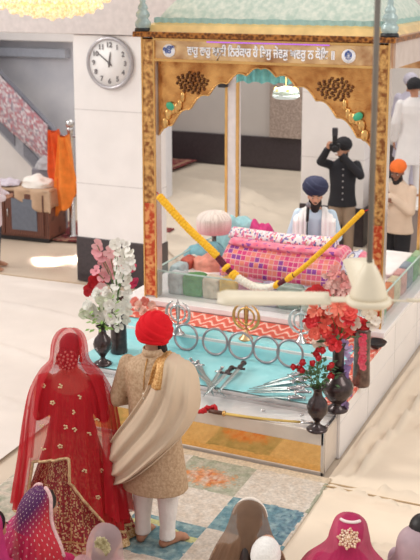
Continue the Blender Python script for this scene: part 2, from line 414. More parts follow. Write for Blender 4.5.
# ------------------------------------------------------------------ wall clock
cl = thing('wall_clock', 'round white wall clock with grey rim on the left column', 'clock', (-6.695, 11.72, 3.03))
rx = Matrix.Rotation(PI / 2, 4, 'X')
MB().lathe([(.30, 0), (.315, .03), (.315, .035), (0.001, .036)], 48, rx).build('dial', mat('clock_face', '#f4f1f0', .5, var=.02), cl)
MB().tube([(.325 * math.cos(a), -.03, .325 * math.sin(a)) for a in (2 * PI * i / 48 for i in range(48))], .026, 10, cyc=True).build('rim', mat('clock_rim', '#bdb8bb', .3, .5), cl)
M_ink = mat('clock_ink', '#6f6a6d', .6)
for k in range(1, 13):
    a = PI / 2 - k * PI / 6
    text(str(k), 'numeral', .092, M_ink, cl, Matrix.Translation((.238 * math.cos(a), -.04, .238 * math.sin(a))) @ UPRIGHT, .002, .002)
def hand(ang, L, w):
    a = PI / 2 - ang; d = Vector((math.cos(a), 0, math.sin(a)))
    MB().tube([d * -.05 + Vector((0, -.045, 0)), d * L * .6 + Vector((0, -.045, 0)), d * L + Vector((0, -.045, 0))], [w, w, w * .4], 6).build('clock_hand', M_ink, cl)
hand(R(-52), .22, .008); hand(R(8), .15, .010)
MB().ell((0, -.045, 0), .02).build('hub', M_ink, cl)

# ------------------------------------------------------------------ crystal chandelier
ch = thing('chandelier', 'glowing crystal bead chandelier at the upper left', 'chandelier', (-5.82, 9.0, 3.75))
M_bead = mat('warm_crystal', '#fff0d2', .15, 0, emit=.6, c2='#e3c08a', scale=30)
mb = MB(); 
for ring in range(9):
    t = ring / 8; r = .08 + .60 * math.sin(t * PI / 2); z = .40 * (1 - math.cos(t * PI / 2)) ** 1.2
    n = int(2 * PI * r / .052) + 3
    for i in range(n):
        a = 2 * PI * i / n + ring; mb.ell((r * math.cos(a), r * math.sin(a), z + rnd.uniform(-.015, .015)), .027, None, 7, 5)
b = mb.build('crystal_beads', M_bead, ch); b['kind'] = 'stuff'
MB().lathe([(.05, .03), (.3, .10), (.55, .30), (.63, .44), (.60, .5), (.05, .5)], 32).build('bowl', mat('chandelier_bowl', '#f5d99a', .4, emit=.6), ch)
MB().ell((0, 0, -.03), .035).build('bottom_drop', M_bead, ch)
MB().tube([(0, 0, .5), (0, 0, 2.2)], .02).build('chain', M_goldp, ch)

# ================================================================== STAGE
XR, XL = -2.36, -5.25
pd = thing('podium', 'white marble stage carrying the golden canopy', 'stage', (-3.8, 9.4, 0))
off = (3.8, -9.4, 0)
def pbox(a, b): return MB().box(tuple(a[i] + off[i] for i in range(3)), tuple(b[i] + off[i] for i in range(3)))
pbox((XL, 9.42, 0), (XR, 12.15, .66)).build('body', M_white, pd, False)
pbox((XL - .01, 9.40, .64), (XR + .012, 12.17, .70)).build('ledge', mat('ledge_marble', '#f2eeee', .25, var=.05), pd, False, bevel=.008)
pbox((XL, 8.86, 0), (XR, 9.42, .575)).build('upper_step', M_white, pd, False)
pbox((XL, 8.0, 0), (XR, 8.86, .45)).build('lower_shelf', M_white, pd, False)
M_tile = mat('tile_line', '#e6e0dd', .6)
for (y, z0, z1) in ((8.9, 0, .45), (9.9, 0, .64), (10.9, 0, .64), (11.6, 0, .64)):
    pbox((XR - .004, y, z0), (XR + .003, y + .006, z1)).build('tile_seam', M_tile, pd, False)
pbox((XR - .004, 8.0, .33), (XR + .003, 12.1, .336)).build('tile_seam', M_tile, pd, False)

# mirrored front step
ms = thing('mirrored_step', 'low steel framed step with gold mirror front before the stage', 'step', (-3.8, 7.8, 0))
off = (3.8, -7.8, 0)
M_gmir = mat('gold_mirror', '#f3c883', .10, .95, var=.08, scale=3)
M_smir = mat('silver_mirror', '#eeebe9', .3, .4, var=.1, scale=2)
M_rail2 = mat('brushed_steel', '#e6dcd2', .35, .4, var=.12, scale=6)
pbox((XL, 7.63, .03), (XR - .03, 7.98, .36)).build('body', M_rail2, ms, False)
pbox((XL, 7.612, .05), (XR - .04, 7.632, .285)).build('front_panel', M_gmir, ms, False)
pbox((XL, 7.605, .285), (XR - .02, 7.64, .405)).build('front_rail', M_rail2, ms, False, bevel=.006)
pbox((XL, 7.605, 0), (XR - .02, 7.64, .05)).build('bottom_rail', M_rail2, ms, False, bevel=.006)
pbox((XR - .04, 7.62, .02), (XR - .022, 7.99, .39)).build('side_panel', M_rail2, ms, False)
pbox((XR - .045, 7.605, 0), (XR - .015, 7.64, .405)).build('corner_post', M_silver, ms, False, bevel=.004)
pbox((XL, 7.64, .36), (XR - .03, 7.99, .392)).build('tray_top', M_smir, ms, False)
pbox((XL, 7.955, .37), (XR - .02, 7.985, .425)).build('back_rail', M_silver, ms, False, bevel=.004)
pbox((XR - .05, 7.61, .385), (XR - .02, 7.985, .41)).build('side_rail', M_silver, ms, False, bevel=.004)

# turquoise cloth and zigzag border
def zc(y):
    return .459 + .125 * max(0, min(1, (y - 8.80) / .09))
def aqua(u, v):
    x = lerp(-5.05, -2.54, u); y = lerp(7.995, 9.28, v)
    if y > 8.78: y = 8.78 + (y - 8.78)
    return (x, y, zc(y) + .006 + .007 * nz(x * 3, y * 4, 1) + .006 * abs(nz(x * 6 + y * 5, y * 3, 4)))
tag(MB().grid(aqua, 110, 90).build('turquoise_cloth', mat('turquoise_satin', '#a6e4e8', .5, c2='#84d5dc', scale=3, sheen=.3)), 'bright turquoise cloth spread under the ceremonial weapons', 'cloth')
red, pink, wht = L3('#df6654'), L3('#ee8a78'), L3('#f8d6c8')
def zig(s, t):                                          # s along, t across 0..1 (metres along)
    w = (t * 2.6 + .34 * math.sin(s * 2 * PI / .14)) % 1
    return wht if w < .20 else (pink if w < .36 or w > .9 else red)
mb = MB()
mb.grid(lambda u, v: (lerp(-5.1, XR + .004, u), lerp(9.07, 9.403, v), .603 + .03 * v * v + .003 * nz(u * 30, v * 3)), 420, 24, lambda u, v: zig(u * 2.74, v))
def rs(u, v):
    y = lerp(7.995, 9.24, v); return (lerp(-2.55, XR + .006, u), y, zc(y) + .016)
mb.grid(rs, 16, 220, lambda u, v: zig(v * 1.25, u))
mb.grid(lambda u, v: (XR + .008, lerp(7.995, 9.405, v), zc(lerp(7.995, 9.405, v)) + .016 - u * .03), 3, 220, lambda u, v: zig(v * 1.4, .1))
tag(mb.build('zigzag_runner', mat('runner_cloth', attr=True, rough=.9, var=.12, scale=40)), 'red and white zigzag runner edging the turquoise cloth', 'runner')

# palki (canopy)
pk = thing('canopy', 'golden four-post canopy with carved arches and pale domed roof', 'canopy', (-3.72, 10.65, .70))
ox, oy, oz = 3.72, -10.65, -.70
def W(x, y, z): return (x + ox, y + oy, z + oz)
def kb(a, b): return MB().box(W(*a), W(*b))
PX = (-4.975, -2.485); PYF, PYB = 9.57, 11.80; hw = .07
def post(x, y, right_only=False):
    p = kb((x - hw, y - hw, .70), (x + hw, y + hw, 3.54)).build('post', mat('post_steel', '#d2c6be', .25, .35, var=.08), pk, False, bevel=.006)
    kb((x - hw + .008, y - hw - .012, 1.75), (x + hw - .008, y - hw, 3.5)).build('carved_panel', M_gold, p, False, bevel=.004)
    kb((x - hw + .008, y - hw - .012, .72), (x + hw - .008, y - hw, 1.75)).build('carved_panel', M_goldred, p, False, bevel=.004)
    for sx in (-1, 1):
        kb((x + sx * hw - .009, y - hw - .018, .70), (x + sx * hw + .009, y - hw + .002, 3.54)).build('gold_edge', M_goldp, p, False, bevel=.003)
post(PX[0], PYF); post(PX[1], PYF)
for x in PX:
    p = kb((x - .075, PYB - .06, .70), (x + .075, PYB + .06, 3.3)).build('post', mat('rear_post', '#e2dbdb', .3, .3), pk, False, bevel=.006)
    for sx in (-1, 1): kb((x + sx * .075 - .018, PYB - .07, .70), (x + sx * .075 + .018, PYB - .03, 3.3)).build('gold_edge', M_goldp, p, False, bevel=.003)
# beams
M_beam = mat('beam_gold', '#f2cb98', .24, .65, c2='#a8724c', scale=5, ramp=(.3, .6), bump=.2, bscale=30)
bf = kb((-5.05, 9.50, 3.27), (-2.41, 9.64, 3.52)).build('front_beam', M_beam, pk, False, bevel=.006)
for z in (3.285, 3.50): kb((-4.9, 9.482, z - .014), (-2.56, 9.50, z + .014)).build('moulding', M_goldp, bf, False, bevel=.004)
kb((-4.3, 9.478, 3.478), (-3.0, 9.484, 3.490)).build('violet_light_strip', mat('violet_glow', '#b060d8', .4, emit=.8), bf, False)
M_letter = mat('silver_letters', '#f6f6fc', .5, .0, var=.03)
MT = Matrix.Translation(W(-3.73, 9.494, 3.385)) @ UPRIGHT
text('ਵਾਹੁ ਵਾਹੁ ਬਾਣੀ ਿਨਰੰਕਾਰ ਹੈ ਿਤਸੁ ਜੇਵਡੁ ਅਵਰੁ ਨ ਕੋਇ ॥', 'lettering', .125, M_letter, bf, MT, .012, .003, xs=.68)
def roundel(x, body, s):
    q = MB().lathe([(.068, 0), (.068, .015), (.001, .02)], 28, Matrix.Translation(W(x, 9.498, 3.385)) @ rx).build('roundel', M_letter, bf)
    text(body, 'emblem', s, mat('blue_enamel', '#4a62a8', .4), q, Matrix.Translation(W(x, 9.476, 3.385)) @ UPRIGHT, .003, .002)
roundel(-4.73, 'ੴ', .09); roundel(-2.81, '☬', .12)
kb((-5.07, 9.63, 3.27), (-4.93, 11.86, 3.52)).build('side_beam', mat('pale_beam', '#ead9cf', .25, .4, var=.15, scale=6), pk, False)
kb((-2.53, 9.63, 3.27), (-2.39, 11.86, 3.52)).build('side_beam', mat('pale_beam'), pk, False)
kb((-5.05, 11.73, 3.1), (-2.41, 11.87, 3.52)).build('rear_beam', M_beam, pk, False)
kb((-5.13, 9.44, 3.52), (-2.35, 11.93, 3.575)).build('top_plate', mat('brown_gold', '#b9783a', .35, .6, c2='#6d3f20', scale=30, kind='voronoi'), pk, False, bevel=.006)
# arches
M_arch = mat('arch_gold', '#e8ac66', .22, .75, c2='#a5622f', scale=5, kind='noise', ramp=(.34, .66), bump=.4, bscale=30)
def arch(P, half, y, z_low, z_top, z_ceil, along, name='arch'):
    n = 160; mb = MB(); vs = []; fs = []
    def edge(s):
        a = abs(s); b = z_top - (z_top - z_low) * a ** 1.55
        return b - .055 * (1 - abs(math.sin(a * PI * 5.5 + PI * .25)))
    rings = []
    for k in range(n + 1):
        s = -1 + 2 * k / n; e = edge(s); c = P + s * half
        if along == 'x': rings.append([W(c, y - .02, e), W(c, y + .02, e), W(c, y + .02, z_ceil), W(c, y - .02, z_ceil)])
        else: rings.append([W(y - .02, c, e), W(y + .02, c, e), W(y + .02, c, z_ceil), W(y - .02, c, z_ceil)])
    a = mb.loft(rings).build(name, M_arch, pk, False)
    if along == 'x':
        pts = [Vector(W(P + s * half, y - .03, edge(s))) for s in (-1 + 2 * k / n for k in range(n + 1))]
        MB().tube(pts, .009, 6).build('gold_edge', M_goldp, a)
        for sx in (-1, 1):
            cx = P + sx * half * .66
            mb = MB()
            for q in range(46):                          # carved grape-like boss
                an = q * 2.4; r = .018 * math.sqrt(q) * 1.15; mb.ell(W(cx + r * 1.35 * math.cos(an), y - .03, 3.055 + r * .8 * math.sin(an)), .017, None, 6, 5)
            mb.build('carved_boss', mat('boss_brown', '#8a5a34', .35, .5, c2='#4f2d1c', scale=40), a)
            mb = MB()
            for q in range(7):
                t = q / 6; mb.ell(W(P + sx * half * (.93 - .18 * t), y - .035, 2.62 + .30 * t + .05 * math.sin(t * 6)), (.045 - .02 * t, .02, .06), None, 8, 6)
            mb.build('carved_scroll', M_goldp, a)
            MB().ell(W(P + sx * half * .87, y - .045, 2.80), (.055, .02, .04), Euler((0, -.6 * sx, 0)).to_matrix()).build('green_leaf', mat('leaf_enamel', '#3fae85', .4), a)
arch(-3.73, 1.165, 9.585, 2.50, 3.24, 3.28, 'x')
mb = MB()
mb.grid(lambda u, v: W(lerp(-4.9, -3.3, u), 11.70 - .02 * math.sin(u * 90), lerp(3.15, 2.84 + .03 * abs(math.sin(u * 30)), v)), 200, 6)
mb.build('valance', mat('aqua_valance', '#79c3c2', .7, var=.25, scale=20), pk)
# roof
def rect(i, z): return [W(-5.10 + i, 9.47 + i, z), W(-2.38 - i, 9.47 + i, z), W(-2.38 - i, 11.9 - i, z), W(-5.10 + i, 11.9 - i, z)]
MB().loft([rect(.03, 3.57), rect(.05, 3.59), rect(.09, 3.64), rect(.15, 3.67)]).build('gold_cornice', mat('cornice_gold', '#fbd590', .35, .3, var=.25, scale=6), pk, False)
mb = MB()
per = [(-4.96, 9.61), (-2.52, 9.61), (-2.52, 11.76), (-4.96, 11.76), (-4.96, 9.61)]
for (xa, ya), (xb, yb) in zip(per, per[1:]):
    mb.grid(lambda u, v, xa=xa, ya=ya, xb=xb, yb=yb: W(lerp(xa, xb, u) + .006 * math.sin(u * 160), lerp(ya, yb, u) - .006 * math.sin(u * 160), 3.655 + v * .06 + .004 * math.sin(u * 60)), 120, 3)
mb.build('aqua_fringe', mat('aqua_fringe', '#a6c8c2', .8, var=.15, scale=25), pk)
MB().loft([rect(.15, 3.66), rect(.24, 3.80), rect(.40, 4.0), rect(.56, 4.2), rect(.72, 4.4), rect(.9, 4.55), rect(1.1, 4.62)]).build('roof', mat('roof_cloth', '#dcdfd2', .8, c2='#b7c7ba', scale=18), pk, False)
def finial(x, y):
    pr = [(.075, 0), (.075, .03), (.09, .05), (.095, .09), (.07, .12), (.06, .13), (.082, .16), (.08, .19), (.05, .22), (.06, .235), (.055, .26), (.03, .29), (.036, .31), (.012, .42), (.003, .47)]
    f = MB().lathe([(r * .9, z) for r, z in pr], 20, Matrix.Translation(W(x, y, 3.575))).build('finial', M_crystal, pk)
    MB().lathe([(.09, -.005), (.085, .03), (.06, .04)], 20, Matrix.Translation(W(x, y, 3.575))).build('finial_base', M_black, f)
for x in (-5.05, -2.43):
    for y in (9.53, 11.82): finial(x, y)
# glass screens
for nm, a, b in (('x', (-4.9, 9.55, .70), (-2.56, 9.562, .985)), ('l', (-4.98, 9.65, .70), (-4.97, 11.7, .985)), ('r', (-2.45, 9.65, .70), (-2.44, 12.1, .985))):
    g = kb(a, b).build('glass_screen', M_glass, pk, False)
    x0, y0, _ = a; x1, y1, _ = b
    kb((x0 - .004, y0 - .004, .983), (x1 + .004, y1 + .004, .995)).build('screen_rim', mat('rim_glass', '#b9d2cb', .2, var=.1), g, False)
# little speaker on the rear post, hanging lamp
sp = thing('speaker', 'small black speaker on the rear left canopy post', 'speaker', (-5.08, 11.70, 2.78))
MB().box((-.055, -.05, 0), (.055, .05, .17)).build('housing', M_black, sp, False, bevel=.015)
MB().lathe([(.035, 0), (.03, .006), (.001, .004)], 16, Matrix.Translation((0, -.05, .07)) @ rx).build('cone', mat('cone_grey', '#3a383c', .8), sp)
hl = thing('hanging_lamp', 'small aqua glass lamp with gold lights under the canopy', 'lamp', (-3.88, 10.7, 2.80))
MB().lathe([(.02, -.01), (.12, 0), (.155, .025), (.15, .05), (.11, .06)], 28).build('glass_dish', mat('lamp_white', '#dff0ee', .2, emit=.25), hl)
MB().lathe([(.15, .05), (.145, .09), (.10, .12), (.03, .14)], 28).build('aqua_band', M_crystal, hl)
for k in range(6):
    a = k * PI / 3; MB().ell((.12 * math.cos(a), .12 * math.sin(a), .10), .024).build('bulb', mat('gold_bulb', '#ffd36b', .3, emit=1.2), hl)
MB().tube([(0, 0, .13), (0, 0, .7)], .008).build('rod', M_goldp, hl)
# ================================================================== RUG in front
M_rug = mat('rug_wool', attr=True, rough=.95, var=.28, scale=45, bump=.3, bscale=120)
cream, teal, grn, och = L3('#e6dbcf'), L3('#6c929c'), L3('#a5a78f'), L3('#de9054')
tealL, dteal, blu = L3('#a9c2c2'), L3('#426f7e'), L3('#5b6f8d')
def rugc(u, v):
    x = lerp(-4.75, -2.295, u); y = lerp(4.3, 7.575, v)
    wx = x + .012 * nz(y * 9, x * 9); wy = y + .012 * nz(x * 9, y * 9, 5)
    i = int(math.floor((wx + 2.315) / .605)); j = int(math.floor((wy - 7.575 + .095) / .52))
    n = nz(x * 14, y * 14, 2); n2 = nz(x * 34, y * 30, 6)
    base = cmix(cream, L3('#d6c4b2'), .5 + n * .7 + n2 * .3)
    jj = -j                                             # rows counted from the stage
    if jj == 0: return cmix(base, L3('#e3c9a3'), .5)
    if i <= -3 and (i + jj) % 2 == 1: return cmix(cmix(grn, base, .55 + n), teal, .25 if jj > 3 else 0)
    if (i + jj) % 2 == 1:
        if jj == 1:
            c = cmix(grn, base, .25 + .6 * n)
            d = math.hypot((x + 3.25) / .22, (y - 7.17) / .14) + .5 * n2 + .3 * n
            if d < .85: c = cmix(cmix(och, base, .35 + n), L3('#c9602a'), n2 + .15)
            elif d < 1.1: c = cmix(och, c, .6)
            return c
        c = cmix(teal, tealL, .35 + n * 1.2 + n2 * .5)
        if jj == 2: c = cmix(c, blu, max(0, min(1, (x + 2.85) * 1.5)) * (.5 + n2)); c = cmix(c, dteal, max(0, n2 * 1.1))
        if jj == 3 and abs(y - 6.30 - .06 * math.sin(x * 9)) < .035: c = L3('#d8d79a')
        return c
    return base
o = MB().grid(lambda u, v: (lerp(-4.75, -2.295, u), lerp(4.3, 7.575, v), .024 + .002 * nz(u * 20, v * 20)), 200, 260, rugc).build('carpet', M_rug, solid=.012)
tag(o, 'woven carpet of cream, teal and green blocks with an orange patch', 'carpet')

# ================================================================== WEAPONS AND EMBLEMS
def tor(mb, c, r, rm, M=None, n=36, a0=0, a1=2 * PI):
    full = abs(a1 - a0 - 2 * PI) < 1e-6
    pts = [Vector(c) + Vector((r * math.cos(a), 0, r * math.sin(a))) for a in (lerp(a0, a1, k / n) for k in range(n if full else n + 1))]
    mb.tube(pts, rm, 8, cyc=full); return mb
ringlab = ['steel throwing ring nearest the groom, leaning on the turquoise step', 'steel ring second from the groom in the standing row',
           'steel ring standing in front of the gold emblem', 'steel ring between the gold emblem and the red roses', 'steel ring nearest the red roses, last of the standing row']
for k, (px, py) in enumerate(((186, 343), (215, 347), (241, 352), (266, 354), (290, 357))):
    p = ay(px, py, 8.735)
    o = tor(MB(), (0, 0, 0), .128, .0125, n=44).build('steel_ring', M_steel, loc=(p.x, 8.735, zc(8.7) + .144))
    o.rotation_euler = (R(-8), 0, R((-3, 2, -2, 3, 0)[k])); tag(o, ringlab[k], 'ring', 'steel rings standing on the turquoise cloth')
def emblem(px, py, m, label, mb_base, s=1.):
    p = az(px, py, .592); e = thing('khanda_emblem', label, 'emblem', (p.x, p.y, .592))
    MB().lathe([(.075 * s, 0), (.07 * s, .012), (.045 * s, .03), (.02 * s, .075), (.014 * s, .10)], 24).build('base', mb_base, e)
    f = tor(MB(), (0, 0, .235 * s), .085 * s, .011 * s).build('ring', m, e)
    mb = MB(); mb.loft([[(-.006 * s, 0, .09), (0, -.006, .09), (.006 * s, 0, .09), (0, .006, .09)], [(-.022 * s, 0, .20 * s), (0, -.006, .20 * s), (.022 * s, 0, .20 * s), (0, .006, .20 * s)],
        [(-.028 * s, 0, .31 * s), (0, -.006, .31 * s), (.028 * s, 0, .31 * s), (0, .006, .31 * s)], [(-.001, 0, .39 * s), (0, -.001, .39 * s), (.001, 0, .39 * s), (0, .001, .39 * s)]])
    mb.build('double_edged_sword', m, e)
    for sx in (-1, 1):
        pts = [(sx * (.135 * s * math.cos(a)), 0, .235 * s + .135 * s * math.sin(a)) for a in (lerp(-PI / 2 + .15, PI * .36, k / 18) for k in range(19))]
        MB().tube(pts, [.006 + .012 * s * math.sin(PI * min(1, .15 + .85 * k / 18)) for k in range(19)], 8).build('curved_sword', m, e)
emblem(178, 334, M_silver, 'silver emblem of crossed swords and ring beside the red turban', M_silver, .95)
emblem(246, 339, M_goldp, 'gold emblem of swords and ring on a conical foot', mat('pale_gold', '#dcb888', .3, .6), 1.)
emblem(301, 342, mat('clear_crystal', '#d9e3e4', .12, .3, var=.2, alpha=.85), 'clear glass emblem of swords and ring beside the red flowers', M_silver, .92)

def sword(name, tip, hilt, label, style='loop', z0=None, curve=.03, group='ceremonial swords fanned on the turquoise cloth'):
    a = az(*tip, .478 if z0 is None else z0); b = az(*hilt, .478 if z0 is None else z0)
    L = (b - a).length; d = (a - b).normalized()
    s = thing(name, label, 'sword' if style != 'black' else 'dagger', (b.x, b.y, b.z), math.atan2(d.y, d.x), group)
    lz = .008 + rnd.uniform(0, .018)
    hl_ = .12 if style != 'straight' else .10
    mb = MB(); rings = []
    n = 14
    for k in range(n + 1):
        t = k / n; x = lerp(hl_, L, t); w = (.019 if style != 'black' else .022) * (1 - t ** 4 * .9); y = curve * math.sin(t * PI * .5) * t
        rings.append([(x, y - w, lz), (x, y, lz + .004), (x, y + w, lz), (x, y, lz - .004)])
    mb.loft(rings).build('blade', mat('blade_steel', '#a3b3b6', .3, .8, var=.2, scale=9), s, False)
    if style == 'black':
        MB().stack([(0, .016, .016), (.02, .024, .024), (.05, .016, .016), (.09, .026, .026), (.115, .02, .02)], 12, True, Matrix.Translation((0, 0, lz)) @ Matrix.Rotation(PI / 2, 4, 'Y')).build('grip', M_dark, s)
        MB().ell((-.02, .0, lz), (.03, .03, .024)).build('pommel', M_dark, s)
        MB().tube([(hl_, -.06, lz), (hl_ + .015, 0, lz), (hl_, .06, lz)], .012, 8).build('crossguard', M_dark, s)
    else:
        MB().tube([(0, 0, lz), (.05, 0, lz), (hl_, 0, lz)], [.011, .014, .011], 8).build('grip', M_steel, s)
        MB().ell((-.012, 0, lz), (.016, .020, .014)).build('pommel', M_silver, s)
        MB().tube([(hl_, -.045, lz), (hl_ + .004, 0, lz + .004), (hl_, .045, lz)], [.008, .012, .008], 8).build('crossguard', M_silver, s)
        if style == 'loop':
            pts = [(lerp(0, hl_, k / 10), -.042 * math.sin(PI * k / 10) - .004, lz + .004) for k in range(11)]
            MB().tube(pts, .006, 6).build('knuckle_guard', M_silver, s)
    return s
fan = [((246, 397), (303, 399)), ((243, 394), (309, 395)), ((247, 391), (302, 390)), ((249, 389), (311, 388)), ((252, 388), (304, 382)), ((256, 387), (309, 379)), ((262, 386), (301, 376)), ((268, 385), (308, 373))]
for k, (a, b) in enumerate(fan):
    sword('sword', a, b, ['steel sword at the front edge of the fan by the roses', 'long steel sword second from the front of the fan', 'steel sword third from the front of the fan, looped guard', 'steel sword fourth from the front with its hilt by the dark urn',
        'steel sword fifth from the front of the fan', 'steel sword sixth from the front, angled towards the roses', 'steel sword next to the last at the back of the fan', 'steel sword at the back of the fan, steepest of all'][k], 'loop', curve=.02)
for k, (a, b) in enumerate([((226, 399), (186, 366)), ((219, 394), (191, 361)), ((205, 396), (222, 369)), ((214, 398), (198, 363))]):
    sword('sword', a, b, ['straight steel sword lying nearest the groom', 'thin steel sword with its hilt under the first ring', 'steel sword crossing the others near the black daggers', 'steel sword between the crossed blades beside the groom'][k], 'straight', curve=0, group='crossed swords beside the groom')
sword('dagger', (203, 399), (231, 371), 'black handled dagger with its blade pointing to the groom', 'black', .492, 0, group='black handled daggers')
sword('dagger', (216, 397), (243, 366), 'black handled dagger nearest the gold emblem', 'black', .505, 0, group='black handled daggers')
# small fittings: the bright jumble of guards at the hilts of the fan
# yellow sheathed sword on the mirrored step
a = az(207, 411, .415); b = az(318, 423.5, .415); d = (b - a); L = d.length
fs = thing('sheathed_sword', 'curved sword in a yellow sheath with red tassels on the mirrored step', 'sword', (a.x, a.y, .40), math.atan2(d.y, d.x))
M_yel = mat('yellow_velvet', '#e2bf6a', .6, var=.2, scale=12)
def cur(t): return (t * L, -.035 * math.sin(t * PI), .018)
mb = MB(); mb.tube([cur(k / 20) for k in range(3, 18)], [.019 - .004 * k / 15 for k in range(15)], 10, flat=.6); mb.build('sheath', M_yel, fs)
MB().tube([cur(k / 20) for k in (17, 18, 19, 20)], [.018, .02, .018, .006], 10, flat=.6).build('sheath_tip', M_silver, fs)
MB().tube([cur(t) for t in (.15, .16, .175)], [.024, .026, .02], 10).build('collar', M_goldp, fs)
MB().tube([cur(t) for t in (.02, .08, .15)], [.016, .02, .016], 10).build('grip', mat('dark_grip', '#5d3a2c', .5), fs)
M_redv = mat('red_wool', '#d3212b', .85, var=.3, scale=40)
for k, (x, y) in enumerate(((.0, .03), (-.03, -.035), (.06, .05))):
    mb = MB()
    for q in range(16): mb.ell((x + rnd.uniform(-.03, .03), y + rnd.uniform(-.022, .022), .02 + rnd.uniform(-.004, .025)), rnd.uniform(.012, .02), None, 7, 5)
    mb.build('tassel', M_redv, fs)
for k, t in enumerate((.45, .8)):
    o = MB().ell((0, 0, .012), (.022, .014, .012)).build('silver_bead', M_silver, loc=(lerp(a.x, b.x, t), lerp(a.y, b.y, t) + .16, .395))
    tag(o, ('small silver bead behind the middle of the yellow sheath', 'small silver bead near the dark urn on the step')[k], 'bead')
o = MB().box((-.12, -.05, 0), (.12, .05, .008)).build('folded_paper', mat('pale_paper', '#e9e6e4', .6), loc=(b.x - .06, b.y + .06, .398), bevel=.003); o.rotation_euler.z = -.5
tag(o, 'pale folded paper by the tip of the yellow sheath', 'paper')

# ================================================================== INSIDE THE CANOPY
M_cov = mat('white_cover', '#efe8e6', .85, var=.1, scale=6, bump=.2, bscale=12)
tk = MB().box((-4.82, 9.98, .70), (-2.60, 11.65, .87)).build('low_platform', M_cov, None, False, bevel=.03)
tag(tk, 'low platform under a white cover inside the canopy', 'platform')
o = crumple('white_cloth', (-4.55, 9.86, .70), (.36, .11, .20), M_cov, 'crumpled white cloth before the left end of the pink covering', 11)
# the pink checked covering
pk1, pk2, pk3, pk4 = L3('#f0698c'), L3('#f58f7d'), L3('#9a3fa6'), L3('#f9bfc0')
prf = [(9.99, .86), (9.98, .95), (10.0, 1.06), (10.06, 1.15), (10.16, 1.22), (10.3, 1.26), (10.46, 1.26), (10.58, 1.22), (10.66, 1.10), (10.68, .90)]
def loaf(tab, x0, x1, sag=.02, rnd_end=.12):
    def fn(u, v):
        y, z = ipol([(k / (len(tab) - 1), q) for k, q in enumerate(tab)], v)
        e = min(u, 1 - u) * (x1 - x0); k = math.sqrt(max(0, 1 - max(0, 1 - e / rnd_end) ** 2)) if e < rnd_end else 1
        yc = (tab[0][0] + tab[-1][0]) / 2; zb = min(q[1] for q in tab)
        return (lerp(x0, x1, u), yc + (y - yc) * (.55 + .45 * k), zb + (z - zb) * (.25 + .75 * k) - sag * math.sin(u * PI) + .006 * nz(u * 9, v * 5, z))
    return fn
hsh = lambda i, j: (math.sin(i * 12.9898 + j * 78.233) * 43758.5453) % 1
def check(u, v):
    a = u * 26; b = v * 16; i, j = int(a), int(b); fa, fb = a - i, b - j
    if fa < .17 or fb < .2: return pk4 if (fa < .09 or fb < .1) else L3('#f08aa0')
    h = hsh(i, j)
    return pk3 if h < .15 else (L3('#e23a86') if h < .42 else (pk1 if h < .7 else pk2))
M_rum = mat('brocade', attr=True, rough=.55, var=.1, scale=30, sheen=.2)
cv = thing('book_covering', 'pink and purple checked brocade covering draped over the holy book', 'covering', (-3.7, 10.3, .87))
def shift(o, v=(3.7, -10.3, -.87)): o.location = v; return o
shift(MB().grid(loaf(prf, -4.42, -2.98), 208, 96, check).build('checked_brocade', M_rum, cv))
fl = [L3(c) for c in ('#efe6ea', '#e2789d', '#6a63a8', '#e9d7b0', '#d8506f')]
def floral(u, v):
    n = nz(u * 44, v * 9, 3); n2 = nz(u * 30, v * 7, 8)
    return fl[2] if n > .28 else fl[1] if n2 > .2 else fl[4] if n < -.38 else fl[3] if n2 < -.35 else fl[0]
prt = [(10.28, 1.24), (10.24, 1.29), (10.28, 1.345), (10.36, 1.365), (10.44, 1.345), (10.48, 1.29), (10.44, 1.24)]
shift(MB().grid(loaf(prt, -4.40, -3.14, .02, .06), 160, 20, floral).build('floral_bolster', M_rum, cv))
def pinktop(u, v): return pk3 if nz(u * 30, v * 6, 4) > .35 else cmix(pk1, L3('#f7a0b4'), .5 + nz(u * 20, v * 5))
prm = [(10.14, 1.20), (10.11, 1.235), (10.15, 1.275), (10.22, 1.285), (10.28, 1.26), (10.30, 1.2)]
shift(MB().grid(loaf(prm, -4.34, -3.05, .02, .06), 150, 16, pinktop).build('pink_fold', M_rum, cv))
def frill(u, v):
    a = (u * 18) % 1 - .5; b = v - .5; r = math.hypot(a, b * .9)
    if r < .24: return L3('#e0d3b3')
    if r < .36: return L3('#5a5f94')
    return cmix(L3('#dfe3ee'), L3('#b7b9d4'), .5 + nz(u * 60, v * 8))
shift(MB().grid(lambda u, v: (lerp(-4.36, -2.98, u), 9.955 - .05 * v - .012 * math.sin(u * 70), lerp(.90, .715, v)), 180, 16, frill).build('medallion_frill', M_rum, cv))
o = MB().grid(loaf([(lerp(10.3, y, .9), lerp(.86, z, .93)) for y, z in prf], -3.10, -2.72, .0, .20), 60, 90, lambda u, v: frill(u * .2, (v * 7) % 1) if u < .62 else cmix(pk1, pk4, nz(u * 9, v * 14) + .3)).build('patterned_cloth', M_rum)
tag(o, 'blue and pink medallion cloth bunched at the right end of the covering', 'cloth')
crumple('patterned_cloth', (-2.68, 10.15, .87), (.09, .2, .20), mat('pink_silk', '#ea9ab0', .6, c2='#d8678f', scale=14), 'pink silk cloth heaped next to the right front post', 21)
o = MB().tube([(0, 0, 0), (.05, .03, .10), (.13, .03, .20)], [.05, .06, .045], 12).build('bundle', mat('dark_bundle', '#43343a', .7), loc=(-3.02, 9.9, .87)); tag(o, 'small dark bundle at the right end of the pink covering', 'bundle')
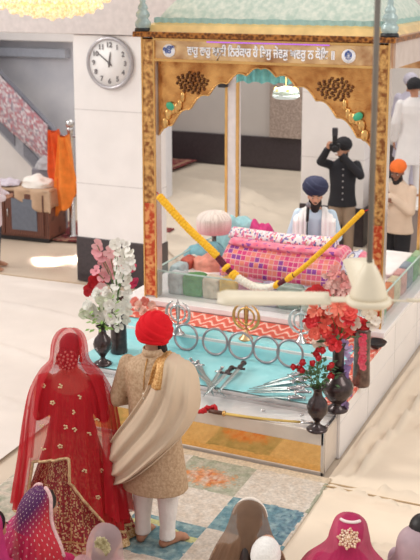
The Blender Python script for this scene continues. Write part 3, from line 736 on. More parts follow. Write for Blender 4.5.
# whisk
cs = thing('fly_whisk', 'ceremonial whisk with a big white hair tuft at the left of the covering', 'whisk', (-4.78, 10.75, .95))
mb = MB(); 
wc, wp = L3('#ece2db'), L3('#e79aa4')
def tuft(u, v):
    a = 2 * PI * u; t = v * PI * .62
    r = .21; return (r * math.sin(t) * math.cos(a), r * math.sin(t) * math.sin(a), .16 + .32 * (.62 + .38 * math.cos(t)) + (-.10 * max(0, v - .75) * 4))
mb.grid(tuft, 150, 26, lambda u, v: cmix(wc if hsh(int(u * 150), int(v * 3)) > .4 else L3('#d8cac2'), wp, (v - .72) * 3.2), cu=True)
mb.build('hair_tuft', mat('whisk_hair', attr=True, rough=.8, var=.1, scale=60), cs)
MB().tube([(0, 0, .2), (.05, -.1, .05), (.12, -.25, .02)], [.03, .025, .018], 10).build('handle', M_silver, cs)
crumple('folded_cloth', (-4.80, 10.6, .87), (.26, .20, .22), mat('teal_silk', '#7fb7c4', .7, var=.2), 'teal cloth under the white hair tuft of the whisk', 31)
crumple('folded_cloth', (-4.62, 11.25, .87), (.32, .2, .40), mat('aqua_silk', '#9fcdd4', .7, var=.2), 'pale aqua cloth behind the whisk', 33)
crumple('folded_cloth', (-4.28, 11.0, .87), (.24, .17, .40), mat('magenta_silk', '#cf2f7f', .6, var=.25), 'magenta silk cloth behind the left end of the covering', 36)
crumple('folded_cloth', (-4.62, 10.25, .87), (.2, .16, .16), mat('coral_silk', '#e79a86', .6, var=.25), 'coral pink cloth below the whisk by the yellow garland', 39)
# folded cloths behind the glass
def folded(p, s, c, label, rz=0, grp='folded silk cloths behind the glass screens'):
    def fn(u, v):
        a = 2 * PI * u; q = lambda w: math.copysign(abs(w) ** .35, w)
        t = lerp(-PI / 2, PI / 2, v); k = abs(math.cos(t)) ** .3
        x, y, z = s[0] / 2 * q(math.cos(a)) * k, s[1] / 2 * q(math.sin(a)) * k, s[2] * (.5 + .5 * q(math.sin(t)))
        return (x, y + .008 * math.sin(z * 60 + x * 20), z * (1 + .10 * nz(x * 9, p[0] * 7, p[1] * 5)))
    o = MB().grid(fn, 40, 22, cu=True).build('folded_cloth', mat('silk_' + c[1:], c, .7, var=.4, scale=14, bump=.4, bscale=16), loc=p); o.rotation_euler.z = rz
    return tag(o, label, 'cloth', grp)
x = -4.86
for w, c, l in ((.18, '#c6cbcd', 'pale grey folded cloth behind the front glass next to the left post'), (.24, '#5d9c58', 'green folded cloth behind the front glass, left half'),
                (.20, '#e0d2bd', 'cream folded cloth behind the front glass beside the green one'), (.22, '#dcb65e', 'ochre folded cloth behind the middle of the front glass'), (.24, '#c47a94', 'dusty rose folded cloth behind the front glass below the garland'), (.20, '#a99ab8', 'mauve grey folded cloth behind the front glass below the white garland'), (.26, '#8fa49a', 'sage folded cloth behind the front glass above the gold emblem'), (.3, '#cfd8cc', 'pale green folded cloth behind the front glass near the fan blade')):
    folded((x + w / 2, 9.76, .70), (w + .01, .2, .245), c, l); x += w
for k, (c, l) in enumerate((('#b9cdd2', 'grey blue folded cloth along the left glass, nearest the left post'), ('#c8604f', 'rust red folded cloth along the left glass'), ('#eae2d8', 'white folded cloth along the left glass'), ('#7fb06f', 'green folded cloth at the far end of the left glass'))):
    folded((-4.87, 9.98 + k * .27, .70), (.14, .27, .27), c, l)
for k, (c, l) in enumerate((('#86b083', 'green folded cloth along the right glass, nearest the fan'), ('#e08a5c', 'terracotta folded cloth along the right glass'), ('#d9cfae', 'cream folded cloth along the right glass'), ('#d7a29c', 'dusty pink folded cloth along the right glass'), ('#8f9aa6', 'grey blue folded cloth along the right glass'), ('#74a87c', 'deep green folded cloth at the far end of the right glass'), ('#a9c39a', 'light green folded cloth by the frame edge on the right glass'))):
    folded((-2.53, 9.85 + k * .29, .70), (.12, .29, .26), c, l)
o = MB().box((-.2, -.5, 0), (.2, .5, .05)).build('white_cloth', M_cov, None, True, bevel=.02, loc=(-2.8, 11.2, .87)); tag(o, 'white cloth folded flat at the right end of the low platform', 'cloth')

# ------------------------------------------------------------------ garland across the front
gpx = [(160, 197), (186, 226), (214, 253), (234, 275), (262, 288), (292, 276), (325, 248), (362, 212)]
gp = [ay(x, y, 9.46) for x, y in gpx]
def spline(pts, n):
    P = [pts[0]] + pts + [pts[-1]]; out = []
    for i in range(1, len(P) - 2):
        for k in range(n):
            t = k / n; a, b, c, d = P[i - 1:i + 3]
            out.append(.5 * ((2 * b) + (c - a) * t + (2 * a - 5 * b + 4 * c - d) * t * t + (3 * b - 3 * c + d - a) * t ** 3))
    return out + [pts[-1]]
gs = spline(gp, 40); N = len(gs)
ga = thing('flower_garland', 'yellow marigold garland with maroon and white sections hung between the front posts', 'garland', tuple(gs[N // 2]))
M_mar = mat('marigold', '#ffd232', .7, c2='#f8b41c', scale=70, bump=.4); M_maro = mat('maroon_petals', '#6b2033', .7, var=.35, scale=60); M_jas = mat('jasmine', '#f7f2e4', .8, var=.15, scale=70)
def gsec(t0, t1, m, name, r):
    mb = MB(); o0 = Vector(ga.location); i0, i1 = int(t0 * (N - 1)), int(t1 * (N - 1))
    acc = 0
    for i in range(i0, i1 + 1):
        if i > i0: acc += (gs[i] - gs[i - 1]).length
        if i > i0 and acc < r * .62: continue
        acc = 0
        c = gs[i] - o0
        for q in range(7):
            a = q * 2 * PI / 7 + i; d = Vector((math.cos(a) * .5, math.sin(a), math.cos(a) * .6)) * r * .55
            mb.ell(c + d, r * .62, None, 7, 5)
    return mb.build(name, m, ga)
gsec(0, .31, M_mar, 'marigold_strand', .042); gsec(.735, 1, M_mar, 'marigold_strand', .042)
gsec(.315, .372, M_maro, 'maroon_section', .036); gsec(.652, .70, M_maro, 'maroon_section', .038)
gsec(.376, .386, M_mar, 'marigold_ring', .05); gsec(.390, .418, M_maro, 'maroon_section', .036); gsec(.422, .436, M_mar, 'marigold_ring', .05)
gsec(.44, .64, M_jas, 'jasmine_section', .044); gsec(.643, .652, M_mar, 'marigold_ring', .05)
gsec(.703, .713, M_mar, 'marigold_ring', .05); gsec(.716, .732, M_maro, 'maroon_section', .036)
for p in (gs[0], gs[-1]):
    q = Vector(ga.location); MB().tube([p - q, p - q + Vector((-.06 if p == gs[0] else .1, .05, .04))], .006, 6).build('tie_string', M_redv, ga)

# ================================================================== VASES AND FLOWERS
def vase(name, p, prof, m, label, s=1.):
    o = MB().lathe([(r * s, z * s) for r, z in prof], 32).build(name, m, loc=p); return tag(o, label, 'vase')
urn = [(.085, 0), (.09, .012), (.07, .025), (.028, .05), (.022, .075), (.04, .10), (.082, .16), (.092, .21), (.075, .26), (.042, .30), (.034, .34), (.046, .37), (.064, .385), (.058, .385), (.03, .34), (.001, .33)]
potb = [(.10, 0), (.105, .015), (.06, .05), (.045, .07), (.09, .11), (.145, .19), (.15, .25), (.115, .31), (.07, .345), (.062, .37), (.095, .40), (.088, .40), (.05, .36), (.001, .35)]
tall = [(.082, 0), (.088, .012), (.084, .05), (.078, .3), (.078, .5), (.092, .555), (.085, .555), (.07, .5), (.001, .49)]
tall2 = [(.062, 0), (.066, .02), (.06, .2), (.062, .42), (.07, .45), (.06, .45), (.001, .43)]
def cup(mb, c, n, r, k=5, cupn=.35, ws=1.):                     # one blossom: k petals round normal n
    n = Vector(n).normalized(); x = n.cross(Vector((.3, .2, 1))).normalized(); y = n.cross(x)
    for q in range(k):
        a = 2 * PI * q / k + rnd.random(); d = x * math.cos(a) + y * math.sin(a); t = n.cross(d)
        pts = []; 
        for (l, w, h) in ((0, .12, 0), (.45, .42, .12), (.8, .45, .3), (1.0, .16, .33)):
            w *= ws; pts.append([Vector(c) + d * r * l - t * r * w + n * r * h * cupn * 2, Vector(c) + d * r * l + n * r * (h - .06) * cupn * 2, Vector(c) + d * r * l + t * r * w + n * r * h * cupn * 2])
        vs = [p for row in pts for p in row]; fs = []
        for j in range(3):
            for i in range(2): fs.append((j * 3 + i, j * 3 + i + 1, j * 3 + 4 + i, j * 3 + 3 + i))
        mb.add(vs, fs)
def blossom(parent, c, n, r, m, kind, name='blossom'):
    mb = MB(); n = Vector(n).normalized()
    if kind == 'orchid': cup(mb, c, n, r, 5, .25); mb.ell(Vector(c) + n * r * .15, r * .16, None, 7, 5)
    elif kind == 'peony':
        cup(mb, c, n, r, 7, .3); cup(mb, Vector(c) + n * r * .15, n, r * .8, 6, .7); cup(mb, Vector(c) + n * r * .22, n, r * .55, 5, 1.0); mb.ell(Vector(c) + n * r * .2, r * .25, None, 7, 5)
    elif kind == 'rose':
        mb.ell(Vector(c), (r * .62, r * .62, r * .75), None, 10, 7); cup(mb, Vector(c) - n * r * .3, n, r * .95, 6, 1.3); cup(mb, Vector(c) - n * r * .1, n, r * .75, 5, 1.5)
    elif kind == 'lily': cup(mb, c, n, r * 1.35, 6, .5, .5); cup(mb, c, n, r * 1.0, 5, .9, .5); mb.ell(Vector(c), r * .18, None, 7, 5)
    return mb.build(name, m, parent)
def foliage(parent, pts, r, m, name='foliage'):
    mb = MB()
    for c, n in pts:
        n = Vector(n).normalized(); sd = n.cross(Vector((rnd.random() - .5, rnd.random() - .5, 1))).normalized(); L = r * rnd.uniform(.7, 1.2); up = n.cross(sd)
        c = Vector(c); mb.add([c, c + n * L * .5 + sd * L * .24, c + n * L + up * L * .1, c + n * L * .5 - sd * L * .24], [(0, 1, 2, 3)])
    o = mb.build(name, m, parent); return o
M_leaf = mat('green_leaf', '#a3c46e', .6, c2='#6f9a4a', scale=20); M_leafd = mat('dark_leaf', '#4c6b40', .6, c2='#2e4a2c', scale=20)
M_stem = mat('stem_green', '#5f7f45', .6)
fw = lambda c: mat('petal_' + c[1:], c, .6, var=.14, scale=40, transl=.12)
def bouquet(label, p, spec, leaves=None, stems=True, group=None):
    """spec: (count, colour, kind, radius, points fn)"""
    b = thing('flower_bouquet', label, 'flowers', p, 0, group)
    cs_ = []
    for (pts, c, kind, r) in spec:
        for (q, n) in pts: blossom(b, q, n, r * rnd.uniform(.85, 1.15), fw(c if isinstance(c, str) else rnd.choice(c)), kind); cs_.append(Vector(q))
    if stems:
        mb = MB()
        for q in cs_[::2]: mb.tube([(0, 0, -.06), (q.x * .35, q.y * .35, q.z * .5), q], .004, 5)
        mb.build('stems', M_stem, b)
    if leaves:
        m, r, n, sp, zz = leaves; pts = []
        for k in range(n):
            a = rnd.random() * 2 * PI; t = rnd.random(); q = (math.cos(a) * sp * t, math.sin(a) * sp * t, rnd.uniform(*zz))
            pts.append((q, (math.cos(a), math.sin(a), rnd.uniform(-.3, .9))))
        foliage(b, pts, r, m)
    return b
def domepts(n, rx_, ry_, rz_, cz, seed=1, lo=-.1):
    out = []
    for k in range(n):
        z = lerp(lo, 1, (k + .5) / n); a = k * 2.39996 + seed; r = math.sqrt(max(0, 1 - z * z))
        d = Vector((r * math.cos(a), r * math.sin(a), z)); out.append(((d.x * rx_, d.y * ry_, cz + d.z * rz_), d + Vector((.15, -.4, .1))))
    return out
TOCAM = (.3, -.9, .3)
# left group
p = az(103, 364, .468); vl = vase('urn_vase', p, urn, M_dark, 'slender dark urn holding white flowers at the left end of the stage', 1.0)
def at(base, px, py): q = ay(px, py, base[1]); return Vector((q.x - base[0], q.y - base[1], q.z - base[2]))
def spots(base, lst, j=.05):
    return [(tuple(at(base, x, y) + Vector((0, rnd.uniform(-j, j), 0))), (rnd.uniform(-.4, .7), -1, rnd.uniform(-.1, .8))) for x, y in lst]
b0 = Vector((p.x, p.y, p.z + .37))
bouquet('white peonies with light green leaves in the slender dark urn', b0,
        [(spots(b0, [(93, 296), (99, 301), (106, 299), (113, 303), (95, 309), (103, 309), (110, 312), (90, 304), (116, 309), (100, 317), (108, 319), (93, 316), (114, 317), (87, 312), (104, 293)], .08), ['#f6f4ec', '#eef0dc', '#f3eee6'], 'peony', .056)],
        (M_leaf, .075, 70, .15, (-.0, .24)))
p = az(119, 352, .468); vase('cylinder_vase', p, tall, M_dark, 'tall dark flared vase with orchids behind the slender urn', 1.0)
b0 = Vector((p.x, p.y, p.z + .53))
bouquet('pink orchid spray rising from the tall dark vase', b0,
        [(spots(b0, [(99, 243), (100, 250), (96, 255), (104, 256), (110, 252), (101, 263), (108, 262), (114, 259), (97, 270), (105, 271), (112, 268), (101, 277), (109, 277), (117, 268), (104, 288), (107, 294)], .06), ['#f0a6ad', '#f3b9bb', '#ec98a4'], 'orchid', .062)])
bouquet('white orchid spray trailing down the tall dark vase', b0 + Vector((.03, -.09, 0)),
        [(spots(b0 + Vector((.03, -.09, 0)), [(114, 245), (121, 242), (128, 246), (131, 252), (118, 252), (125, 254), (117, 261), (124, 262), (130, 260), (119, 269), (127, 269), (131, 268), (122, 277), (128, 277), (116, 285), (126, 285), (117, 294), (127, 293), (118, 303), (127, 302), (119, 311), (127, 311), (119, 320), (126, 320), (118, 328)], .03), ['#f8f5ee', '#f3efe4'], 'orchid', .055)])
bouquet('dark pink and red blooms peeping out around the white orchids', b0 + Vector((.02, .07, 0)),
        [(spots(b0 + Vector((.02, .07, 0)), [(96, 280), (94, 286), (99, 284), (91, 290)], .02), ['#d8303a', '#c92a33'], 'peony', .07), (spots(b0 + Vector((.02, .07, 0)), [(133, 268), (132, 284), (135, 282), (105, 297)], .03), ['#e0527f', '#e8426e'], 'peony', .05)], stems=False)
bouquet('loose white and coral petals lying beside the red turban', Vector((-4.72, 9.2, .61)),
        [(spots(Vector((-4.72, 9.2, .61)), [(133, 303), (139, 305), (144, 302), (150, 306), (137, 311), (145, 310), (129, 318), (137, 321)], .05), ['#f2e6da', '#ef8f7f', '#f4c2b0'], 'peony', .05)], stems=False)
# right group
p = az(317, 430, .40); vase('urn_vase', p, urn, M_dark, 'slender dark urn holding red rosebuds on the mirrored step', 1.0)
b0 = Vector((p.x, p.y, p.z + .37))
bouquet('small red roses with dark green leaves in the slender urn', b0,
        [(spots(b0, [(295, 366), (299, 369), (304, 369), (305, 361), (314, 356), (316, 352), (322, 350), (320, 357), (314, 361), (333, 364), (332, 374), (329, 367)], .06), ['#c21f2c', '#cf2732'], 'rose', .032)],
        (M_leafd, .06, 120, .15, (.0, .25)))
p = az(337, 410, .468); vase('pot_vase', p, potb, M_dark, 'round dark pot vase on the front right corner of the turquoise cloth', .92)
b0 = Vector((p.x, p.y, p.z + .34))
MBv = MB().lathe([(.055, 0), (.05, .1), (.05, .2), (.07, .26), (.06, .26), (.001, .2)], 24).build('neck', M_dark, None, loc=b0 + Vector((0, 0, .02)))
tag(MBv, 'slim dark flared vase standing out of the round pot vase', 'vase')
b1 = b0 + Vector((0, 0, .25))
bouquet('big bunch of scarlet and cream flowers at the right front', b1,
        [(spots(b1, [(319, 315), (326, 311), (313, 322), (322, 321), (331, 318), (338, 314), (345, 309), (318, 331), (327, 330), (337, 327), (345, 320), (342, 335), (350, 326), (334, 337), (326, 338), (352, 312), (337, 343)], .09), ['#f8544f', '#f9625a', '#f2444a', '#fa7a66'], 'peony', .06),
         (spots(b1, [(309, 318), (317, 309), (333, 309), (341, 304), (328, 323), (350, 318), (338, 337), (315, 331), (346, 330), (324, 306)], .09), ['#f76a58', '#e83a44', '#fb8a72'], 'lily', .06),
         (spots(b1, [(312, 312), (309, 327), (315, 337), (330, 306), (321, 343), (348, 316), (356, 322), (311, 319)], .06), ['#f4e3d2', '#f6d9c4'], 'orchid', .06)],
        (M_leafd, .09, 26, .16, (-.06, .22)))
p = az(361, 385, .468); vase('cylinder_vase', p, tall2, M_bronze, 'tall brown cylinder vase with a pink strand, right of the round pot', 1.22)
b2 = Vector((p.x, p.y, p.z + .53))
bouquet('red and white flowers in the tall brown cylinder vase', b2,
        [(spots(b2, [(358, 324), (365, 326), (361, 332), (355, 330)], .03), ['#e5303a', '#ee4a48'], 'peony', .075), (spots(b2, [(372, 316), (376, 320), (373, 325), (369, 312)], .03), ['#f3e8da', '#efe2cc'], 'orchid', .055)], (M_leafd, .07, 14, .08, (-.02, .1)))
q = Vector((p.x, p.y - .085, p.z))
bouquet('bright pink petal strand running down the brown cylinder vase', q,
        [([((.035 + rnd.uniform(-.012, .012), -.015, .50 - k * .026), (.2, -1, .1)) for k in range(12)], ['#ee4f6c', '#f2687c'], 'orchid', .034)], stems=False)
b3 = Vector(az(344, 398, .468)) + Vector((.03, -.26, 0))
bouquet('lilac orchid strand hanging beside the round dark pot', b3,
        [(spots(b3, [(345, 342), (349, 348), (346, 354), (349, 361), (347, 368), (344, 375), (346, 382), (344, 389), (347, 395), (343, 401), (346, 405)], .02), ['#b99bd0', '#c9b0dc', '#a98ac4'], 'orchid', .042)], stems=False)
b4 = Vector(ay(336, 292, 9.2)); b4.z = .62
bouquet('pale pink lilies behind the scarlet flowers under the fan blade', b4,
        [(spots(b4, [(330, 277), (336, 272), (342, 278), (348, 281), (334, 285), (341, 287), (347, 290), (352, 284), (338, 293), (328, 290)], .05), ['#f4b9b4', '#f6c9c0', '#efa39f'], 'lily', .062), (spots(b4, [(318, 290), (325, 296), (333, 299), (341, 299), (349, 297), (312, 292)], .05), ['#ee4a50', '#f0605c'], 'peony', .07)], (M_leafd, .1, 20, .14, (0, .2)))
p = az(375.5, 358, .50); o = MB().lathe([(.03, 0), (.05, .012), (.085, .035), (.105, .065), (.098, .065), (.07, .035), (.001, .02)], 28).build('bowl', M_black, loc=(p.x, p.y, zc(p.y) + .02)); tag(o, 'shallow black bowl on the zigzag runner at the right edge', 'bowl')

# ================================================================== CEILING FAN
ff = 4.25; hub = CAM + ray(368.5, 298.5) * ff
fn_ = thing('ceiling_fan', 'cream ceiling fan seen from above, hanging on a long rod', 'fan', tuple(hub))
M_fan = mat('fan_cream', '#e9dcc3', .4, var=.06)
MB().tube([(0, 0, .15), (0, 0, 3.6)], .0125, 12).build('rod', mat('fan_rod', '#8b8681', .35, .6), fn_)
MB().lathe([(.080, .003), (.077, .025), (.062, .07), (.044, .11), (.027, .142), (.014, .156), (.001, .158)], 32).build('canopy_cup', M_fan, fn_)
MB().lathe([(.05, -.028), (.088, -.024), (.098, -.012), (.096, .0), (.085, .006), (.001, .008)], 32).build('motor_housing', M_fan, fn_)
def blade(ang, tilt):
    M = Matrix.Rotation(ang, 4, 'Z') @ Matrix.Rotation(tilt, 4, 'X'); mb = MB(); rings = []
    for k in range(14):
        t = k / 13; x = lerp(.16, .63, t); w = .058 + .016 * t - (.03 * max(0, t - .93) / .07)
        rings.append([(x, -w, -.003), (x, w, -.003), (x, w, .003), (x, -w, .003)])
    b = mb.loft(rings, True, M).build('blade', M_fan, fn_, True)
    MB().box((.08, -.025, -.008), (.22, .025, -.002), M).build('blade_bracket', M_fan, b, False, bevel=.004)
va = math.atan2(RT.y, RT.x)
blade(va + PI - R(1), R(-7)); blade(va - R(6), R(-14)); blade(va + R(86), R(-3))
# ================================================================== PEOPLE
def headrot(yaw=0., pitch=0., roll=0.):                # local +Y is the way the face looks
    return Matrix.Rotation(yaw, 3, 'Z') @ Matrix.Rotation(-pitch, 3, 'X') @ Matrix.Rotation(roll, 3, 'Y')
def head(mb, c, Rm, s=1.):
    c = Vector(c)
    def e(p, r): mb.ell(c + Rm @ (Vector(p) * s), tuple(q * s for q in r), Rm)
    e((0, -.01, .03), (.076, .094, .098)); e((0, .028, -.045), (.056, .062, .072)); e((0, .03, -.01), (.066, .064, .07))
    e((0, .08, .030), (.05, .018, .014)); e((0, .070, -.085), (.026, .025, .022))
    e((0, .088, -.050), (.025, .012, .006)); e((0, .088, -.062), (.022, .012, .007))
    e((.042, .062, -.018), (.024, .024, .022)); e((-.042, .062, -.018), (.024, .024, .022))
    mb.cap(c + Rm @ Vector((0, .084, .02)) * s, c + Rm @ Vector((0, .106, -.018)) * s, .009 * s, .015 * s, 8)
    for sx in (-1, 1): e((sx * .077, -.012, -.008), (.012, .022, .034))
def face(root, c, Rm, s=1.):
    for sx in (-1, 1):
        y = MB().ell(Vector(c) + Rm @ (Vector((sx * .031, .079, .010)) * s), (.013 * s, .010 * s, .008 * s), Rm, 10, 7).build('eye', mat('eye_white', '#efe6e0', .3), root)
        MB().ell(Vector(c) + Rm @ (Vector((sx * .031, .087, .010)) * s), (.0065 * s, .004 * s, .0065 * s), Rm, 8, 6).build('iris', M_black, y)
        MB().tube([Vector(c) + Rm @ (Vector((sx * q, .094 - .25 * q * q * 10, .030 + h)) * s) for q, h in ((.014, 0), (.032, .007), (.052, .0))], [.004, .005, .003], 6).build('eyebrow', M_hair, root)
def hand(mb, w, d, n, side, s=1., curl=.35):
    w = Vector(w); d = Vector(d).normalized(); n = Vector(n); n = (n - d * n.dot(d)).normalized(); t = d.cross(n) * side
    Rm = Matrix((t, d, n)).transposed()
    mb.ell(w + d * .05 * s, (.040 * s, .056 * s, .015 * s), Rm); mb.cap(w - d * .015, w + d * .02 * s, .026 * s, .028 * s)
    for k, L in enumerate((.070, .080, .074, .058)):
        o = w + d * .092 * s + t * (.030 - .020 * k) * s
        a = (d * math.cos(curl) + n * math.sin(curl)); b = (d * math.cos(curl * 2.4) + n * math.sin(curl * 2.4))
        m = o + a * L * .52 * s; mb.cap(o - d * .02, m, .0098 * s, .0088 * s, 8); mb.cap(m, m + b * L * .5 * s, .0088 * s, .0074 * s, 8)
    o = w + d * .03 * s + t * .032 * s; m = o + (d * .6 + t * .75 + n * .25).normalized() * .038 * s
    mb.cap(o, m, .013 * s, .011 * s, 8); mb.cap(m, m + (d * .85 + t * .35 + n * .35).normalized() * .032 * s, .0105 * s, .0085 * s, 8)
def foot(mb, an, d, s=1.):
    an = Vector(an); d = Vector((d[0], d[1], 0)).normalized(); sd = Vector((d.y, -d.x, 0))
    mb.cap(an, an + Vector((0, 0, -.05)) - d * .02, .042 * s, .036 * s)
    b = an + d * .13 * s; b.z = .03; h = an - d * .035; h.z = .035
    mb.cap(h, b, .036 * s, .030 * s); mb.cap(an + d * .02 + Vector((0, 0, -.02)), b, .038 * s, .026 * s)
    mb.cap(b + sd * .02, b - sd * .02, .028 * s, .026 * s)
    for k in range(5):
        o = b + sd * (-.034 + .017 * k); q = o + d * (.055 - .005 * abs(k - 1) ) * s; q.z = .014; mb.cap(o, q, .013, .011 if k else .013, 8)
def limb(mb, a, b, c, r0, r1, r2):
    mb.cap(a, b, r0, r1); mb.cap(b, c, r1 * .96, r2)
def body(root, m, hc, Rm, torso, arms, legs, hs=1., hands=None, voxel=.009, feet=None, neck=None, curl=.35):
    mb = MB(); head(mb, hc, Rm, hs)
    hc = Vector(hc); nb = Vector(neck) if neck else Vector((0, -.01, torso[-1][0]))
    mb.cap(hc + Rm @ Vector((0, -.02, -.06)), nb, .052, .060)
    mb.stack(torso, 24)
    for k, (sh, el, wr) in enumerate(arms):
        limb(mb, sh, el, wr, .052, .040, .028)
        if hands: hand(mb, wr, hands[k][0], hands[k][1], hands[k][2] if len(hands[k]) > 2 else 1, 1., curl)
    for k, (hp, kn, an) in enumerate(legs):
        limb(mb, hp, kn, an, .085, .058, .038)
        if feet: foot(mb, an, feet[k])
    return mb.build('body', m, root, remesh=voxel, smoothn=2)
def turban(root, m, c, Rm, r=(.122, .138, .128), name='turban', wraps=6, amp=.012, tip=.0, lean=.5):
    c = Vector(c)
    def fn(u, v):
        a = 2 * PI * u; t = lerp(.02, PI * .72, v)
        x, y, z = math.sin(t) * math.cos(a), math.sin(t) * math.sin(a), math.cos(t)
        sg = 1 if y < -.12 else -1
        lat = .84 * z + sg * lean * .8 * x + .25 * (abs(y) - .5) * (1 - abs(x))
        if z < -.42 + .12 * sg * x: lat = z - .35       # the lowest, level band
        g = (wraps * lat * .55 + .45) % 1.0             # overlapping layers: each rises slowly and drops at its edge
        g = g / .82 if g < .82 else (1 - g) / .18
        k = 1 + amp * 4.5 * (g - .5)
        k *= 1 - .10 * max(0, -z) ** 1.5
        return c + Rm @ Vector((x * r[0] * k, y * r[1] * k, z * r[2] * k * (1.0 + tip * max(0, y))))
    mb = MB(); mb.grid(fn, 96, 64, cu=True)
    return mb.build(name, m, root, solid=.006)
def garment(root, name, m, torso, arms, pad=.014, cut=1., voxel=.012, extra=None, smoothn=4):
    mb = MB(); mb.stack(torso, 28)
    for (sh, el, wr) in arms:
        w = Vector(el).lerp(Vector(wr), cut)
        limb(mb, sh, el, w, .050 + pad, .044 + pad * 1.1, .034 + pad)
    if extra: extra(mb)
    return mb.build(name, m, root, remesh=voxel, smoothn=smoothn)

# ------------------------------------------------------------------ GROOM
g0 = Vector((-3.185, 6.10, .03))
gr = thing('person', 'groom standing in beige sherwani, red turban and draped beige shawl', 'person', tuple(g0))
hc = (.005, .03, 1.575); Rh = headrot(R(-18), R(12))
GT = [(.86, .165, .115, 0, 0), (1.0, .15, .105, 0, 0), (1.2, .165, .11, 0, 0), (1.34, .185, .105, 0, -.01), (1.42, .12, .075, 0, -.01), (1.47, .06, .06, 0, 0)]
garm = [((-.20, 0, 1.37), (-.285, -.03, 1.09), (-.20, .22, 1.03)), ((.20, 0, 1.37), (.255, .0, 1.10), (.16, .24, 1.02))]
body(gr, M_skin, hc, Rh, GT, garm, [((-.09, 0, .88), (-.10, .02, .48), (-.105, 0, .09)), ((.09, 0, .88), (.10, .02, .48), (.10, 0, .09))],
     hands=[((.6, .8, -.1), (.3, -.2, 1), 1), ((-.7, .7, 0), (-.2, -.3, 1), -1)], feet=[(-.12, 1), (.55, 1)], voxel=.0075)
M_tred = mat('red_turban_cloth', '#dc1a26', .85, var=.12, scale=12, spec=.2)
turban(gr, M_tred, Vector(hc) + Vector((0, -.015, .06)), Rh, (.122, .138, .138), wraps=5.5, amp=.017, lean=.75)
bm_ = MB(); bm_.ell(Vector(hc) + Rh @ Vector((0, .045, -.085)), (.07, .07, .06), Rh); bm_.ell(Vector(hc) + Rh @ Vector((.058, .02, -.05)), (.026, .04, .05), Rh); bm_.ell(Vector(hc) + Rh @ Vector((-.058, .02, -.05)), (.026, .04, .05), Rh)
bm_.build('beard', M_beard, gr, remesh=.012)
face(gr, hc, Rh)
M_sher = mat('sherwani_brocade', '#c9ab8b', .7, c2='#b08f6e', scale=55, ramp=(.35, .65), bump=.25, bscale=90)
ST = [(.46, .262, .20, .0, -.005), (.60, .245, .18, 0, -.005), (.80, .215, .155, 0, 0), (.98, .19, .14, 0, 0), (1.12, .195, .138, 0, 0), (1.26, .21, .14, 0, -.005), (1.36, .215, .125, 0, -.01), (1.42, .16, .098, 0, -.01), (1.46, .085, .08, 0, -.005), (1.50, .072, .074, 0, .0)]
gsh = [((-.205, -.0, 1.365), garm[0][1], garm[0][2]), ((.205, 0, 1.365), garm[1][1], garm[1][2])]
sh_o = garment(gr, 'sherwani', M_sher, ST, gsh, .016, .97, .011)
M_pearl = mat('pearl_button', '#f0e3cf', .25, .3); M_gthr = mat('gold_thread', '#c79a5f', .45, .5, c2='#a8763d', scale=60)
tr = MB()
for sx in (-1, 1):
    tr.stack([(.06, .060, .066, sx * .10, .0), (.16, .056, .062, sx * .102, .004), (.30, .070, .078, sx * .102, .012), (.48, .088, .095, sx * .098, .015), (.70, .10, .11, sx * .09, .005), (.86, .11, .12, sx * .08, 0)], 20)
tr.build('trousers', mat('white_churidar', '#f3ece7', .8, var=.08, bump=.3, bscale=30), gr, remesh=.011, smoothn=2)
def tube_on(root, name, m, pts, r): return MB().tube(pts, r, 8).build(name, m, root)
# collar and back seam with pearl buttons
MB().stack([(1.465, .076, .078, 0, -.002), (1.515, .068, .072, 0, .002)], 28, False).build('collar', mat('sherwani_brocade'), gr, solid=.008)
def gback(x, z):                                        # outer surface of the coat at the back
    rx_, ry_ = ipol([(p[0], (p[1], p[2])) for p in ST], z); cy = ipol([(p[0], p[4]) for p in ST], z)
    return cy - ry_ * math.sqrt(max(.02, 1 - (x / rx_) ** 2))
mb = MB()
for k in range(5): mb.ell((0, gback(0, 1.22 - k * .033) - .006, 1.22 - k * .033), .010, None, 8, 6)
mb.build('buttons', M_pearl, gr)
MB().tube([(0, gback(0, z) - .002, z) for z in (1.46, 1.4, 1.32, 1.25)], [.006, .005, .005, .004], 6).build('back_trim', M_gthr, gr)
# shawl: sweeps from the right shoulder across the back to a loop at the left hip
rows = []
up = [(.05, .06, 1.475), (.065, -.11, 1.435), (.05, -.160, 1.33), (.005, -.168, 1.22), (-.11, -.178, 1.04), (-.21, -.185, .90), (-.29, -.165, .78), (-.33, -.10, .70)]
md = [(.13, .07, 1.465), (.155, -.095, 1.46), (.165, -.175, 1.33), (.14, -.20, 1.18), (.05, -.215, 1.00), (-.08, -.235, .83), (-.20, -.23, .68), (-.31, -.15, .60)]
lo = [(.22, .06, 1.43), (.275, -.03, 1.395), (.305, -.11, 1.265), (.295, -.13, 1.12), (.215, -.20, .95), (.05, -.245, .76), (-.12, -.25, .59), (-.28, -.18, .49)]
iu = [(.22, .10, 1.41), (.285, .10, 1.35), (.325, .10, 1.23), (.325, .08, 1.08), (.265, -.05, .93), (.10, -.21, .74), (-.10, -.22, .57), (-.27, -.14, .49)]
def cr(P, t):
    P = [Vector(p) for p in P]; n = len(P) - 1; k = min(n - 1, int(t * n)); f = t * n - k
    a, b, c, d = P[max(0, k - 1)], P[k], P[k + 1], P[min(n, k + 2)]
    return .5 * ((2 * b) + (c - a) * f + (2 * a - 5 * b + 4 * c - d) * f * f + (3 * b - 3 * c + d - a) * f ** 3)
def shawl(u, v):                                        # u along, v across
    q = [cr(c, u) for c in (up, md, lo, iu)]
    p = cr(q, v)
    p.y += -.018 * math.sin(v * 24 + u * 5 + 1.2 * math.sin(u * 5)) * min(1, u * 2.5 + .2) - .006 * math.sin(v * 51 + u * 3) + .012
    return p
shw = MB().grid(shawl, 60, 50).build('shawl', mat('beige_shawl', '#e3cbb0', .8, var=.08, scale=4, transl=.15), gr, solid=.006)
